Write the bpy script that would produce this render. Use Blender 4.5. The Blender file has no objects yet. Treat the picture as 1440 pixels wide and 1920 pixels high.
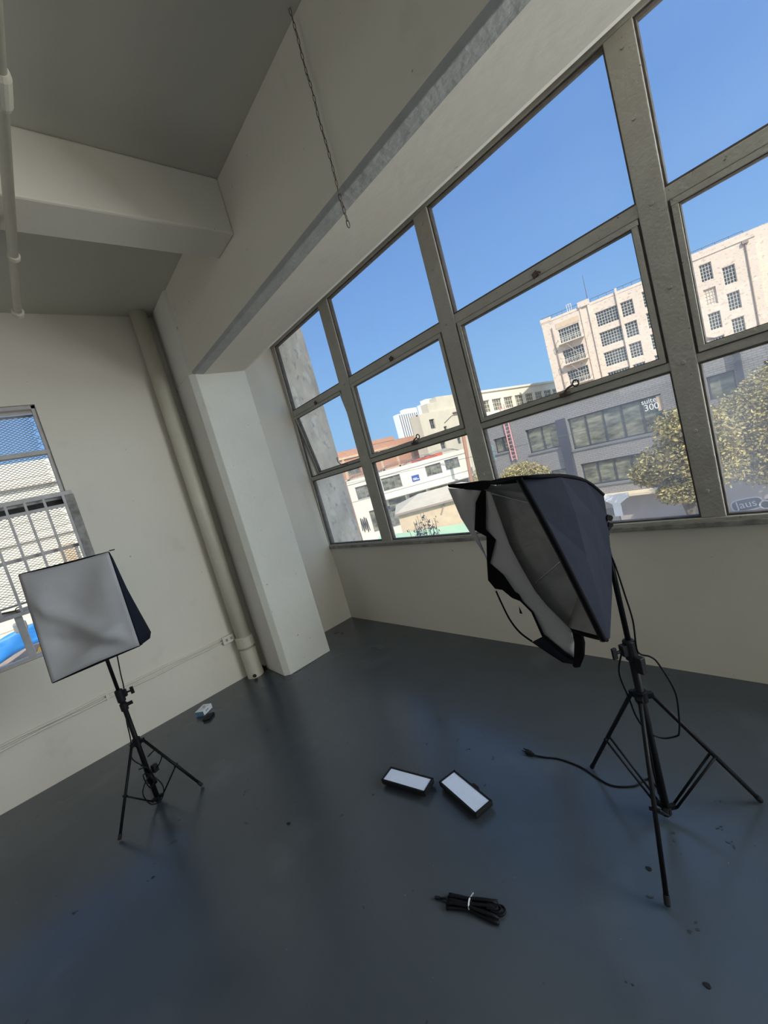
import bpy, math, random
from mathutils import Vector, Matrix

S = bpy.context.scene
COL = S.collection
PI = math.pi

# ------------------------------------------------------------------ camera
CAM = Vector((0, 0, 1.55))
_y, _p, _r = math.radians(49.682), math.radians(-5.828), math.radians(-15.658)
F_ = Vector((-math.sin(_y) * math.cos(_p), math.cos(_y) * math.cos(_p), math.sin(_p)))
R0 = F_.cross(Vector((0, 0, 1))).normalized()
U0 = R0.cross(F_)
R_ = math.cos(_r) * R0 + math.sin(_r) * U0
U_ = -math.sin(_r) * R0 + math.cos(_r) * U0
cd = bpy.data.cameras.new('camera')
cd.sensor_fit = 'VERTICAL'; cd.sensor_height = 36; cd.sensor_width = 27
cd.lens = 769.2 / 1920 * 36
cd.clip_start = 0.02; cd.clip_end = 600
cam = bpy.data.objects.new('camera', cd); COL.objects.link(cam)
cam.matrix_world = Matrix(((R_.x, U_.x, -F_.x, CAM.x), (R_.y, U_.y, -F_.y, CAM.y), (R_.z, U_.z, -F_.z, CAM.z), (0, 0, 0, 1)))
S.camera = cam

# ------------------------------------------------------------------ view, sky, sun
S.view_settings.view_transform = 'Standard'
S.view_settings.look = 'None'
S.view_settings.exposure = 0.0
S.view_settings.gamma = 1.0
S.view_settings.use_curve_mapping = False
S.cycles.use_denoising = True
S.cycles.max_bounces = 14
S.cycles.diffuse_bounces = 10
S.cycles.transparent_max_bounces = 16
S.cycles.sample_clamp_indirect = 6

SUN_AZ, SUN_EL, SUN_E = math.radians(122), math.radians(40), 4.8   # azimuth clockwise from north (+Y)
SUNV = Vector((math.sin(SUN_AZ) * math.cos(SUN_EL), math.cos(SUN_AZ) * math.cos(SUN_EL), math.sin(SUN_EL)))
SKY_K = 1.0

w = bpy.data.worlds.new('sky'); S.world = w; w.use_nodes = True
nt = w.node_tree; nt.nodes.clear()
def N(t, k, **kw):
    n = t.nodes.new(k)
    for a, b in kw.items(): setattr(n, a, b)
    return n
wo = N(nt, 'ShaderNodeOutputWorld'); bg = N(nt, 'ShaderNodeBackground')
tc = N(nt, 'ShaderNodeTexCoord'); sep = N(nt, 'ShaderNodeSeparateXYZ')
nt.links.new(tc.outputs['Generated'], sep.inputs[0])
rp = N(nt, 'ShaderNodeValToRGB')
e = rp.color_ramp.elements
e[0].position = 0.0; e[0].color = (.34, .61, .92, 1)
e[1].position = 1.0; e[1].color = (.17, .37, .80, 1)
for p, c in ((.12, (.29, .55, .90, 1)), (.30, (.215, .43, .84, 1)), (.46, (.165, .35, .75, 1)), (.7, (.16, .35, .76, 1))):
    x = e.new(p); x.color = c
nt.links.new(sep.outputs['Z'], rp.inputs[0])
# the sky whitens and brightens towards the sun
dp = N(nt, 'ShaderNodeVectorMath', operation='DOT_PRODUCT'); dp.inputs[1].default_value = SUNV
nt.links.new(tc.outputs['Generated'], dp.inputs[0])
mr = N(nt, 'ShaderNodeMapRange'); mr.inputs['From Min'].default_value = .2; mr.inputs['From Max'].default_value = 1
nt.links.new(dp.outputs['Value'], mr.inputs['Value'])
mx = N(nt, 'ShaderNodeMix', data_type='RGBA'); mx.inputs[7].default_value = (1.1, 1.3, 1.5, 1)
nt.links.new(mr.outputs[0], mx.inputs[0]); nt.links.new(rp.outputs[0], mx.inputs[6])
nt.links.new(mx.outputs[2], bg.inputs[0]); bg.inputs[1].default_value = SKY_K
nt.links.new(bg.outputs[0], wo.inputs[0])

sd = bpy.data.lights.new('sun', 'SUN'); sd.energy = SUN_E; sd.angle = math.radians(.6); sd.color = (1, .93, .80)
so = bpy.data.objects.new('sun', sd); COL.objects.link(so)
so.rotation_euler = (-SUNV).to_track_quat('-Z', 'Y').to_euler(); so.location = (30, -20, 40)

def area(name, loc, direction, sx, sy, power, col, portal=False):
    ld = bpy.data.lights.new(name, 'AREA'); ld.shape = 'RECTANGLE'; ld.size = sx; ld.size_y = sy
    ld.energy = power; ld.color = col
    if portal: ld.cycles.is_portal = True
    o = bpy.data.objects.new(name, ld); COL.objects.link(o)
    o.location = loc; o.rotation_euler = Vector(direction).to_track_quat('-Z', 'Z').to_euler()
    return o
# portals guide the sampling of daylight through the real openings
area('window_portal_north', (1.1, 2.80, 2.0), (0, -1, 0), 10.4, 2.4, 1, (1, 1, 1), True)
area('window_portal_west', (-4.33, -.35, 1.8), (1, 0, 0), 1.5, 2.0, 1, (1, 1, 1), True)
# added fill lamps outside the unseen north bays and made-up east and south openings
FILL_COOL = (.85, .945, 1.0)
area('fill_lamp_north_bays', (3.6, 3.1, 2.15), (0, -1, -.15), 5.0, 2.2, 720, FILL_COOL)  # added lamp that lifts the room beyond what the sky gives
area('warm_fill_lamp_north_bays', (3.6, 2.95, 1.35), (-.25, -1, .55), 5.0, .8, 130, (1, .88, .70))  # added warm upward lamp standing in for light off the street
area('fill_lamp_east', (6.62, -2.7, 2.35), (-1, 0, 0), 2.6, 1.3, 10, (1, .95, .82))  # added lamp, the east window is assumed
area('fill_lamp_south', (-2.1, -5.42, 2.35), (0, 1, 0), 2.4, 1.3, 14, (1, .90, .74))  # added warm fill from behind the camera, the window is assumed

# ------------------------------------------------------------------ materials
MATS = {}
def mat(name, col, rough=.6, var=.0, vscale=4, bump=0, bscale=30, metal=0, spec=.5, col2=None, stains=None, detail=6, sheen=0, aniso=None):
    if name in MATS: return MATS[name]
    m = bpy.data.materials.new(name); m.use_nodes = True; t = m.node_tree
    b = t.nodes['Principled BSDF']
    b.inputs['Roughness'].default_value = rough; b.inputs['Metallic'].default_value = metal
    b.inputs['Specular IOR Level'].default_value = spec
    b.inputs['Base Color'].default_value = (*col, 1)
    g = N(t, 'ShaderNodeTexCoord'); src = g.outputs['Object']
    if aniso:
        mp = N(t, 'ShaderNodeMapping'); mp.inputs['Scale'].default_value = aniso
        t.links.new(src, mp.inputs[0]); src = mp.outputs[0]
    last = None
    if var or col2:
        n = N(t, 'ShaderNodeTexNoise'); n.inputs['Scale'].default_value = vscale; n.inputs['Detail'].default_value = detail
        n.inputs['Roughness'].default_value = .6
        t.links.new(src, n.inputs[0])
        r = N(t, 'ShaderNodeValToRGB'); r.color_ramp.elements[0].position = .32; r.color_ramp.elements[1].position = .68
        c2 = col2 if col2 else tuple(c * (1 - var) for c in col)
        r.color_ramp.elements[0].color = (*c2, 1); r.color_ramp.elements[1].color = (*col, 1)
        t.links.new(n.outputs['Fac'], r.inputs[0]); last = r.outputs[0]
    for (sc, lo, hi, sc_col, amt) in (stains or []):
        n = N(t, 'ShaderNodeTexNoise'); n.inputs['Scale'].default_value = sc; n.inputs['Detail'].default_value = 3
        off = N(t, 'ShaderNodeVectorMath', operation='ADD'); off.inputs[1].default_value = (sc * 1.7, sc * .3, sc)
        t.links.new(src, off.inputs[0]); t.links.new(off.outputs[0], n.inputs[0])
        r = N(t, 'ShaderNodeMapRange'); r.inputs['From Min'].default_value = lo; r.inputs['From Max'].default_value = hi
        r.inputs['To Max'].default_value = amt
        t.links.new(n.outputs['Fac'], r.inputs[0])
        mm = N(t, 'ShaderNodeMix', data_type='RGBA'); mm.inputs[7].default_value = (*sc_col, 1)
        if last: t.links.new(last, mm.inputs[6])
        else: mm.inputs[6].default_value = (*col, 1)
        t.links.new(r.outputs[0], mm.inputs[0]); last = mm.outputs[2]
    if last: t.links.new(last, b.inputs['Base Color'])
    if bump:
        n = N(t, 'ShaderNodeTexNoise'); n.inputs['Scale'].default_value = bscale; n.inputs['Detail'].default_value = 5
        t.links.new(src, n.inputs[0])
        bp = N(t, 'ShaderNodeBump'); bp.inputs['Strength'].default_value = bump; bp.inputs['Distance'].default_value = .01
        t.links.new(n.outputs['Fac'], bp.inputs['Height']); t.links.new(bp.outputs[0], b.inputs['Normal'])
    MATS[name] = m; return m

def brick_mat(name, c1, c2, mortar, bw, bh, ms=.01, rot=None, rough=.85):
    m = bpy.data.materials.new(name); m.use_nodes = True; t = m.node_tree; b = t.nodes['Principled BSDF']
    b.inputs['Roughness'].default_value = rough
    g = N(t, 'ShaderNodeTexCoord'); s = N(t, 'ShaderNodeSeparateXYZ'); c = N(t, 'ShaderNodeCombineXYZ')
    t.links.new(g.outputs['Object'], s.inputs[0])
    a = N(t, 'ShaderNodeMath', operation='ADD'); t.links.new(s.outputs[0], a.inputs[0]); t.links.new(s.outputs[1], a.inputs[1])
    t.links.new(a.outputs[0], c.inputs[0]); t.links.new(s.outputs[2], c.inputs[1])
    k = N(t, 'ShaderNodeTexBrick'); k.inputs['Scale'].default_value = 1
    k.inputs['Brick Width'].default_value = bw; k.inputs['Row Height'].default_value = bh; k.inputs['Mortar Size'].default_value = ms
    k.inputs['Color1'].default_value = (*c1, 1); k.inputs['Color2'].default_value = (*c2, 1); k.inputs['Mortar'].default_value = (*mortar, 1)
    t.links.new(c.outputs[0], k.inputs['Vector']); t.links.new(k.outputs['Color'], b.inputs['Base Color'])
    MATS[name] = m; return m

def glass_mat(name, dust=.05, gloss=.06, dcol=(.8, .8, .78), dscale=3.0, tint=(.97, .98, .98)):
    m = bpy.data.materials.new(name); m.use_nodes = True; t = m.node_tree; t.nodes.clear()
    o = N(t, 'ShaderNodeOutputMaterial'); tr = N(t, 'ShaderNodeBsdfTransparent'); tr.inputs[0].default_value = (*tint, 1)
    gl = N(t, 'ShaderNodeBsdfGlossy'); gl.inputs['Roughness'].default_value = .03; gl.inputs[0].default_value = (1, 1, 1, 1)
    lw = N(t, 'ShaderNodeLayerWeight'); pw = N(t, 'ShaderNodeMath', operation='POWER'); pw.inputs[1].default_value = 4.5
    t.links.new(lw.outputs['Facing'], pw.inputs[0]); fr = N(t, 'ShaderNodeMath', operation='MULTIPLY_ADD'); fr.inputs[1].default_value = .7; fr.inputs[2].default_value = .03
    t.links.new(pw.outputs[0], fr.inputs[0])
    m1 = N(t, 'ShaderNodeMixShader'); t.links.new(fr.outputs[0], m1.inputs[0]); t.links.new(tr.outputs[0], m1.inputs[1]); t.links.new(gl.outputs[0], m1.inputs[2])
    df = N(t, 'ShaderNodeBsdfDiffuse'); df.inputs[0].default_value = (*dcol, 1)
    tl = N(t, 'ShaderNodeBsdfTranslucent'); tl.inputs[0].default_value = (*dcol, 1)
    m0 = N(t, 'ShaderNodeMixShader'); m0.inputs[0].default_value = .7
    t.links.new(df.outputs[0], m0.inputs[1]); t.links.new(tl.outputs[0], m0.inputs[2])
    g = N(t, 'ShaderNodeTexCoord'); n = N(t, 'ShaderNodeTexNoise'); n.inputs['Scale'].default_value = dscale; n.inputs['Detail'].default_value = 8
    t.links.new(g.outputs['Object'], n.inputs[0])
    r = N(t, 'ShaderNodeMapRange'); r.inputs['From Min'].default_value = .35; r.inputs['From Max'].default_value = .75
    r.inputs['To Min'].default_value = dust * .4; r.inputs['To Max'].default_value = dust * 1.8
    t.links.new(n.outputs['Fac'], r.inputs[0])
    m2 = N(t, 'ShaderNodeMixShader'); t.links.new(r.outputs[0], m2.inputs[0]); t.links.new(m1.outputs[0], m2.inputs[1]); t.links.new(m0.outputs[0], m2.inputs[2])
    t.links.new(m2.outputs[0], o.inputs[0]); MATS[name] = m; return m

M_wall = mat('painted_plaster', (.71, .67, .585), .7, col2=(.685, .645, .56), vscale=1.6, bump=.25, bscale=14,
             stains=[(31, .765, .785, (.16, .14, .12), .8), (5, .66, .74, (.56, .53, .45), .25), (75, .775, .79, (.10, .09, .08), .7)])
M_col = mat('painted_column', (.74, .73, .67), .65, col2=(.69, .68, .62), vscale=2, bump=.3, bscale=16,
            stains=[(30, .72, .76, (.2, .18, .15), .7), (3, .68, .8, (.62, .52, .38), .5)])
M_ceil = mat('painted_concrete_ceiling', (.56, .545, .475), .8, col2=(.535, .52, .45), vscale=1.2, bump=.3, bscale=9)
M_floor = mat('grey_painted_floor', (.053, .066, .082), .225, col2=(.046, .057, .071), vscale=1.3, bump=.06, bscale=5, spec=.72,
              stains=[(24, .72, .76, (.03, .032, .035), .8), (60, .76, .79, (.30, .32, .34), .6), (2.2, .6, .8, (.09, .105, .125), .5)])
M_frame = mat('window_frame_paint', (.42, .405, .36), .6, col2=(.37, .35, .31), vscale=9, bump=.5, bscale=60,
              stains=[(45, .69, .74, (.10, .075, .05), .8)])
M_bead = mat('dark_glazing_putty', (.06, .052, .045), .8, col2=(.12, .10, .085), vscale=25)
M_sill = mat('worn_sill_paint', (.34, .33, .31), .6, col2=(.14, .13, .12), vscale=14, bump=.5, bscale=40)
M_pipe = mat('cream_painted_pipe', (.62, .59, .49), .5, col2=(.56, .53, .44), vscale=5, bump=.15, bscale=30)
M_dark = mat('dark_shade_and_dirt', (.015, .014, .013), .9)  # near black: painted shade in gaps and holes, also dirt and contact plate
M_glass = glass_mat('window_glass', .035)
M_glassd = glass_mat('dusty_window_glass', .17, dscale=2.2, dcol=(.75, .76, .80))
M_black = mat('black_metal', (.006, .006, .008), .5, spec=.16)
M_blackp = mat('black_plastic', (.010, .010, .012), .55, spec=.22)
M_chrome = mat('worn_steel', (.45, .44, .43), .35, metal=1)
M_rust = mat('rusty_steel', (.12, .08, .055), .7, col2=(.05, .04, .035), vscale=40)
M_navy = mat('black_nylon', (.013, .015, .026), .8, col2=(.010, .012, .020), vscale=6, bump=.5, bscale=12, spec=.1)
M_tape = mat('black_velcro', (.006, .006, .008), .95, spec=.1)
M_silver = mat('silver_lining_fabric', (.27, .272, .27), .5, col2=(.20, .202, .20), vscale=8, bump=.7, bscale=16, metal=.2)
M_cloth = mat('white_diffuser_cloth', (.37, .365, .375), .85, col2=(.34, .335, .35), vscale=5, bump=.35, bscale=9, spec=.2)
M_wbox = mat('white_card', (.75, .77, .8), .5)
M_bbox = mat('blue_card', (.10, .22, .36), .5)
M_led = mat('led_diffuser_panel', (.72, .80, .97), .22, col2=(.69, .77, .95), vscale=40, spec=.8)  # blue in the base colour stands in for reflected sky
M_zip = mat('white_cable_tie', (.55, .57, .6), .5)
M_wire = mat('black_rubber', (.006, .006, .008), .55, spec=.15)
M_guard = mat('white_painted_bars', (.52, .50, .50), .5, col2=(.42, .40, .40), vscale=12, bump=.2, bscale=40)
M_mesh = mat('galvanised_mesh', (.30, .30, .32), .6, metal=.2)
M_chain = mat('dull_chain_steel', (.16, .14, .11), .5, metal=.6)

# ------------------------------------------------------------------ mesh helpers
BASE = {}
class G:
    def __init__(s): s.v = []; s.f = []; s.m = []
    def add(s, vs, fs, mi=0):
        o = len(s.v); s.v += [tuple(v) for v in vs]; s.f += [tuple(i + o for i in f) for f in fs]; s.m += [mi] * len(fs); return s
    def box(s, x0, x1, y0, y1, z0, z1, mi=0):
        vs = [(x, y, z) for z in (z0, z1) for y in (y0, y1) for x in (x0, x1)]
        return s.add(vs, [(0, 2, 3, 1), (4, 5, 7, 6), (0, 1, 5, 4), (1, 3, 7, 5), (3, 2, 6, 7), (2, 0, 4, 6)], mi)
    def obox(s, c, ax, ay, az, mi=0):                                # oriented box: centre and three half-axis vectors
        c, ax, ay, az = map(Vector, (c, ax, ay, az))
        vs = [c + i * ax + j * ay + k * az for k in (-1, 1) for j in (-1, 1) for i in (-1, 1)]
        return s.add(vs, [(0, 2, 3, 1), (4, 5, 7, 6), (0, 1, 5, 4), (1, 3, 7, 5), (3, 2, 6, 7), (2, 0, 4, 6)], mi)
    def bar(s, a, b, wx, wy, up=(0, 0, 1), mi=0):                    # rectangular bar from a to b
        a, b = Vector(a), Vector(b); d = (b - a); L = d.length; d.normalize()
        u = Vector(up)
        if abs(d.dot(u)) > .95: u = Vector((0, 1, 0))
        sx = d.cross(u).normalized(); sy = sx.cross(d)
        return s.obox((a + b) / 2, sx * wx / 2, d * L / 2, sy * wy / 2, mi)
    def tube(s, pts, r, n=8, mi=0, cap=True):
        pts = [Vector(p) for p in pts]; k = len(pts); rr = r if isinstance(r, (list, tuple)) else [r] * k
        pu = None; rings = []
        for i, p in enumerate(pts):
            d = (pts[min(i + 1, k - 1)] - pts[max(i - 1, 0)]).normalized()
            if pu is None:
                u = Vector((0, 0, 1)) if abs(d.z) < .9 else Vector((1, 0, 0))
            else: u = pu
            u = (u - d * u.dot(d)).normalized(); v = d.cross(u); pu = u
            rings.append([p + (u * math.cos(2 * PI * j / n) + v * math.sin(2 * PI * j / n)) * rr[i] for j in range(n)])
        vs = [q for ring in rings for q in ring]; fs = []
        for i in range(k - 1):
            for j in range(n):
                j2 = (j + 1) % n; fs.append((i * n + j, i * n + j2, (i + 1) * n + j2, (i + 1) * n + j))
        if cap: fs.append(tuple(range(n))[::-1]); fs.append(tuple((k - 1) * n + j for j in range(n)))
        return s.add(vs, fs, mi)
    def grid(s, rows, mi=0, close=False):                            # rows of points -> quads
        n = len(rows[0]); vs = [p for r in rows for p in r]; fs = []
        for i in range(len(rows) - 1):
            for j in range(n - 1): fs.append((i * n + j, i * n + j + 1, (i + 1) * n + j + 1, (i + 1) * n + j))
        return s.add(vs, fs, mi)
    def prism(s, poly, vec, mi=0):                                   # polygon extruded by vec
        n = len(poly); a = [Vector(p) for p in poly]; b = [p + Vector(vec) for p in a]
        fs = [tuple(range(n))[::-1], tuple(range(n, 2 * n))] + [(i, (i + 1) % n, n + (i + 1) % n, n + i) for i in range(n)]
        return s.add(a + b, fs, mi)
    def build(s, name, m, parent=None, smooth=False, bevel=0, solid=0, sub=0, loc=None, tri=False):
        me = bpy.data.meshes.new(name)
        base = BASE.get(parent.name, Vector((0, 0, 0))) if parent else Vector((0, 0, 0))
        if loc is not None: base = Vector(loc)
        me.from_pydata([tuple(Vector(v) - base) for v in s.v], [], s.f)
        ms = m if isinstance(m, (list, tuple)) else [m]
        for q in ms: me.materials.append(q)
        for p, mi in zip(me.polygons, s.m): p.material_index = mi; p.use_smooth = smooth
        me.update()
        import bmesh
        bm = bmesh.new(); bm.from_mesh(me); bmesh.ops.recalc_face_normals(bm, faces=bm.faces[:]); bm.to_mesh(me); bm.free()
        o = bpy.data.objects.new(name, me); COL.objects.link(o)
        if parent: o.parent = parent
        elif loc is not None: o.location = loc
        BASE[o.name] = base
        if bevel:
            b = o.modifiers.new('bevel', 'BEVEL'); b.width = bevel; b.segments = 2; b.limit_method = 'ANGLE'
        if solid:
            b = o.modifiers.new('thickness', 'SOLIDIFY'); b.thickness = solid; b.offset = 0
        if sub:
            b = o.modifiers.new('smooth', 'SUBSURF'); b.levels = sub; b.render_levels = sub
        return o

def thing(name, label, cat, loc=(0, 0, 0), group=None):
    o = bpy.data.objects.new(name, None); COL.objects.link(o); o.location = loc; BASE[o.name] = Vector(loc)
    o.empty_display_size = .1
    return tag(o, label, cat, group)
def tag(o, label=None, cat=None, group=None, kind=None):
    if label: o['label'] = label
    if cat: o['category'] = cat
    if group: o['group'] = group
    if kind: o['kind'] = kind
    return o
def struct(o): o['kind'] = 'structure'; return o
def sroot(name):
    o = bpy.data.objects.new(name, None); COL.objects.link(o); BASE[o.name] = Vector((0, 0, 0)); o['kind'] = 'structure'; return o

def holed(g, f, u0, u1, z0, z1, holes, depth, mi=0):
    """wall sheet in local (u, w, z) with rectangular holes and their reveals; f maps (u, w, z) to world"""
    us = sorted({u0, u1, *[h[0] for h in holes], *[h[2] for h in holes]}); zs = sorted({z0, z1, *[h[1] for h in holes], *[h[3] for h in holes]})
    us = [u for u in us if u0 <= u <= u1]; zs = [z for z in zs if z0 <= z <= z1]
    for i in range(len(us) - 1):
        for j in range(len(zs) - 1):
            cu, cz = (us[i] + us[i + 1]) / 2, (zs[j] + zs[j + 1]) / 2
            if any(h[0] < cu < h[2] and h[1] < cz < h[3] for h in holes): continue
            for wd in (0, -depth):
                g.add([f(us[i], wd, zs[j]), f(us[i + 1], wd, zs[j]), f(us[i + 1], wd, zs[j + 1]), f(us[i], wd, zs[j + 1])], [(0, 1, 2, 3)], mi)
    for a, b, c, d in holes + [(u0, z0, u1, z1)]:
        for p, q in (((a, b), (c, b)), ((c, b), (c, d)), ((c, d), (a, d)), ((a, d), (a, b))):
            g.add([f(p[0], 0, p[1]), f(q[0], 0, q[1]), f(q[0], -depth, q[1]), f(p[0], -depth, p[1])], [(0, 1, 2, 3)], mi)

rnd = random.Random(7)
W = 2.467            # inner face of the north window wall
XW = -3.98           # inner face of the west wall
HC = 3.416           # ceiling
XE, YS = 6.4, -5.2

# ================================================================== ROOM SHELL
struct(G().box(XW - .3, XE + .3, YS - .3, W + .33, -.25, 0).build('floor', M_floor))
struct(G().box(XW - .3, XE + .3, YS - .3, W + .33, HC, HC + .3).build('ceiling', M_ceil))
g = G()
holed(g, lambda u, d, z: (u, W - d, z), XW - .3, XE + .3, 0, HC, [(XW + .0, .85, XE - .1, 3.185)], .07)
struct(g.build('wall_north', M_wall))
g = G()
WY0, WY1 = -1.05, .322
holed(g, lambda u, d, z: (XW + d, u, z), YS, W, 0, HC, [(WY0, .905, WY1, 2.728)], .26)
struct(g.build('wall_west', M_wall))
g = G(); holed(g, lambda u, d, z: (XE - d, u, z), YS, W, 0, HC, [(-4.0, 1.7, -1.4, 3.0)], -.25); M_back = mat('bounce_cut_back_wall', (.27, .26, .24), .8, var=.1); struct(g.build('wall_east', M_back))  # unseen wall darkened to cut bounce, its opening added for fill light
g = G(); holed(g, lambda u, d, z: (u, YS + d, z), XW, XE, 0, HC, [(-3.3, 1.7, -.9, 3.0)], .25); struct(g.build('wall_south', M_back))  # same darkened unseen wall, with another opening added for light

# lintel beam above the window, with its splayed underside
poly = [(1.355, HC), (1.355, 2.742), (1.372, 2.722), (1.445, 2.716), (1.80, 2.728), (1.86, 2.755), (W, 3.165), (W, HC)]
g = G(); g.prism([(XW, y, z) for y, z in poly], (XE - XW, 0, 0))
g.m[2 + 1] = 1; g.m[2 + 2] = 1                                   # the greyer, rougher arris strip
M_edge = mat('rough_grey_arris', (.46, .46, .45), .8, col2=(.38, .38, .37), vscale=7, bump=.6, bscale=25)
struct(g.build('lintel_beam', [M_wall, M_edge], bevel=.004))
# cross beam under the ceiling
g = G(); g.box(-2.482, -2.225, YS, 1.356, 3.098, HC)
struct(g.build('cross_beam', M_wall, bevel=.012))
g = G(); g.box(2.0, 2.26, YS, 1.356, 3.098, HC)
struct(g.build('cross_beam', M_wall, bevel=.012))
# column in the corner with a chamfered edge
g = G(); ch = .045
g.prism([(-3.90, 1.34, 0), (-3.477 - ch, 1.335, 0), (-3.477, 1.335 + ch, 0), (-3.477, 1.82, 0), (-3.90, 1.82, 0)], (0, 0, 2.735))
g.prism([(-3.90, 1.34, 2.735), (-3.50, 1.335, 2.735), (-3.477, 1.358, 2.735), (-3.477, 1.40, 2.735), (-3.90, 1.40, 2.735)], (0, 0, HC - 2.735))
struct(g.build('corner_column', M_col, bevel=.006))

# ================================================================== NORTH WINDOW
win = sroot('window_1')
HT, HB = 3.116, .885
YF0, YF1 = W - .012, W + .05
g = G()
g.box(XW, XE - .1, YF0, YF1, HT, 3.185)                      # head
g.box(XW, XE - .1, YF0 - .004, YF1, .862, HB)               # bottom rail
TOPX = [(-3.985, -3.912), (-3.012, -2.870), (-1.779, -1.657), (-.556, -.436), (.70, .82), (1.93, 2.05), (3.16, 3.28), (4.39, 4.51)]
BOTX = [(-4.0, -3.985), (-3.040, -2.895), (-1.786, -1.655), (-.538, -.440), (.70, .82), (1.93, 2.05), (3.16, 3.28), (4.39, 4.51)]
for i, ((a, b), (c, d)) in enumerate(zip(TOPX, BOTX)):
    if i == 0: c, d = -4.02, -3.972
    vs = [(c, YF0, HB), (d, YF0, HB), (d, YF1, HB), (c, YF1, HB), (a, YF0, HT), (b, YF0, HT), (b, YF1, HT), (a, YF1, HT)]
    g.add(vs, [(0, 3, 2, 1), (4, 5, 6, 7), (0, 1, 5, 4), (1, 2, 6, 5), (2, 3, 7, 6), (3, 0, 4, 7)])
def mx_(i, side, z):                                          # x of a mullion edge at height z
    t = (z - HB) / (HT - HB); a = TOPX[i][side]; b = (BOTX[i][side] if i else (-4.02, -3.972)[side])
    return b + (a - b) * t
bays = [(i, i + 1) for i in range(7)] 
T1, T0 = 2.384, 1.650                                         # transom centre heights
for i, j in bays:
    for zc, hh in ((T1, .030), (T0, .020)):
        g.box(mx_(i, 1, zc) - .005, mx_(j, 0, zc) + .005, YF0 + .008, YF1, zc - hh, zc + hh)
g.build('frame', M_frame, win, bevel=.004)
# bolts on the mullions
for i in (1, 2, 3):
    for z in (1.02, 1.32, 1.65, 2.0, 2.38, 2.75, 3.04):
        x = (mx_(i, 0, z) + mx_(i, 1, z)) / 2 + rnd.uniform(-.008, .008)
        b = G(); b.tube([(x, YF0 + .004, z), (x, YF0 - .006, z)], [.012, .008], 8); b.build('bolt', M_frame, win, smooth=False)
# sills and putty
g = G(); g.box(XW, XE - .1, W - .02, W + .05, .836, .864); g.build('sill', M_sill, win, bevel=.003)
def rect_ring(g, x0, x1, z0, z1, y0, y1, t, lean=(0, 0), mi=0):
    """rectangular ring of bars; x0/x1 may differ at top by lean"""
    g.box(x0, x1, y0, y1, z1 - t, z1, mi); g.box(x0, x1, y0, y1, z0, z0 + t, mi)
    for xb, xt, s in ((x0, x0 + lean[0], 1), (x1, x1 + lean[1], -1)):
        lo, hi = sorted((0, s * t))
        za, zb = z0 + t, z1 - t; ya, yb = y0 + .0008, y1 - .0008
        vs = [(xb + lo, ya, za), (xb + hi, ya, za), (xb + hi, yb, za), (xb + lo, yb, za), (xt + lo, ya, zb), (xt + hi, ya, zb), (xt + hi, yb, zb), (xt + lo, yb, zb)]
        g.add(vs, [(0, 3, 2, 1), (4, 5, 6, 7), (0, 1, 5, 4), (1, 2, 6, 5), (2, 3, 7, 6), (3, 0, 4, 7)], mi)
rows = ((HB, T0 - .020), (T0 + .020, T1 - .030), (T1 + .030, HT))
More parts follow.
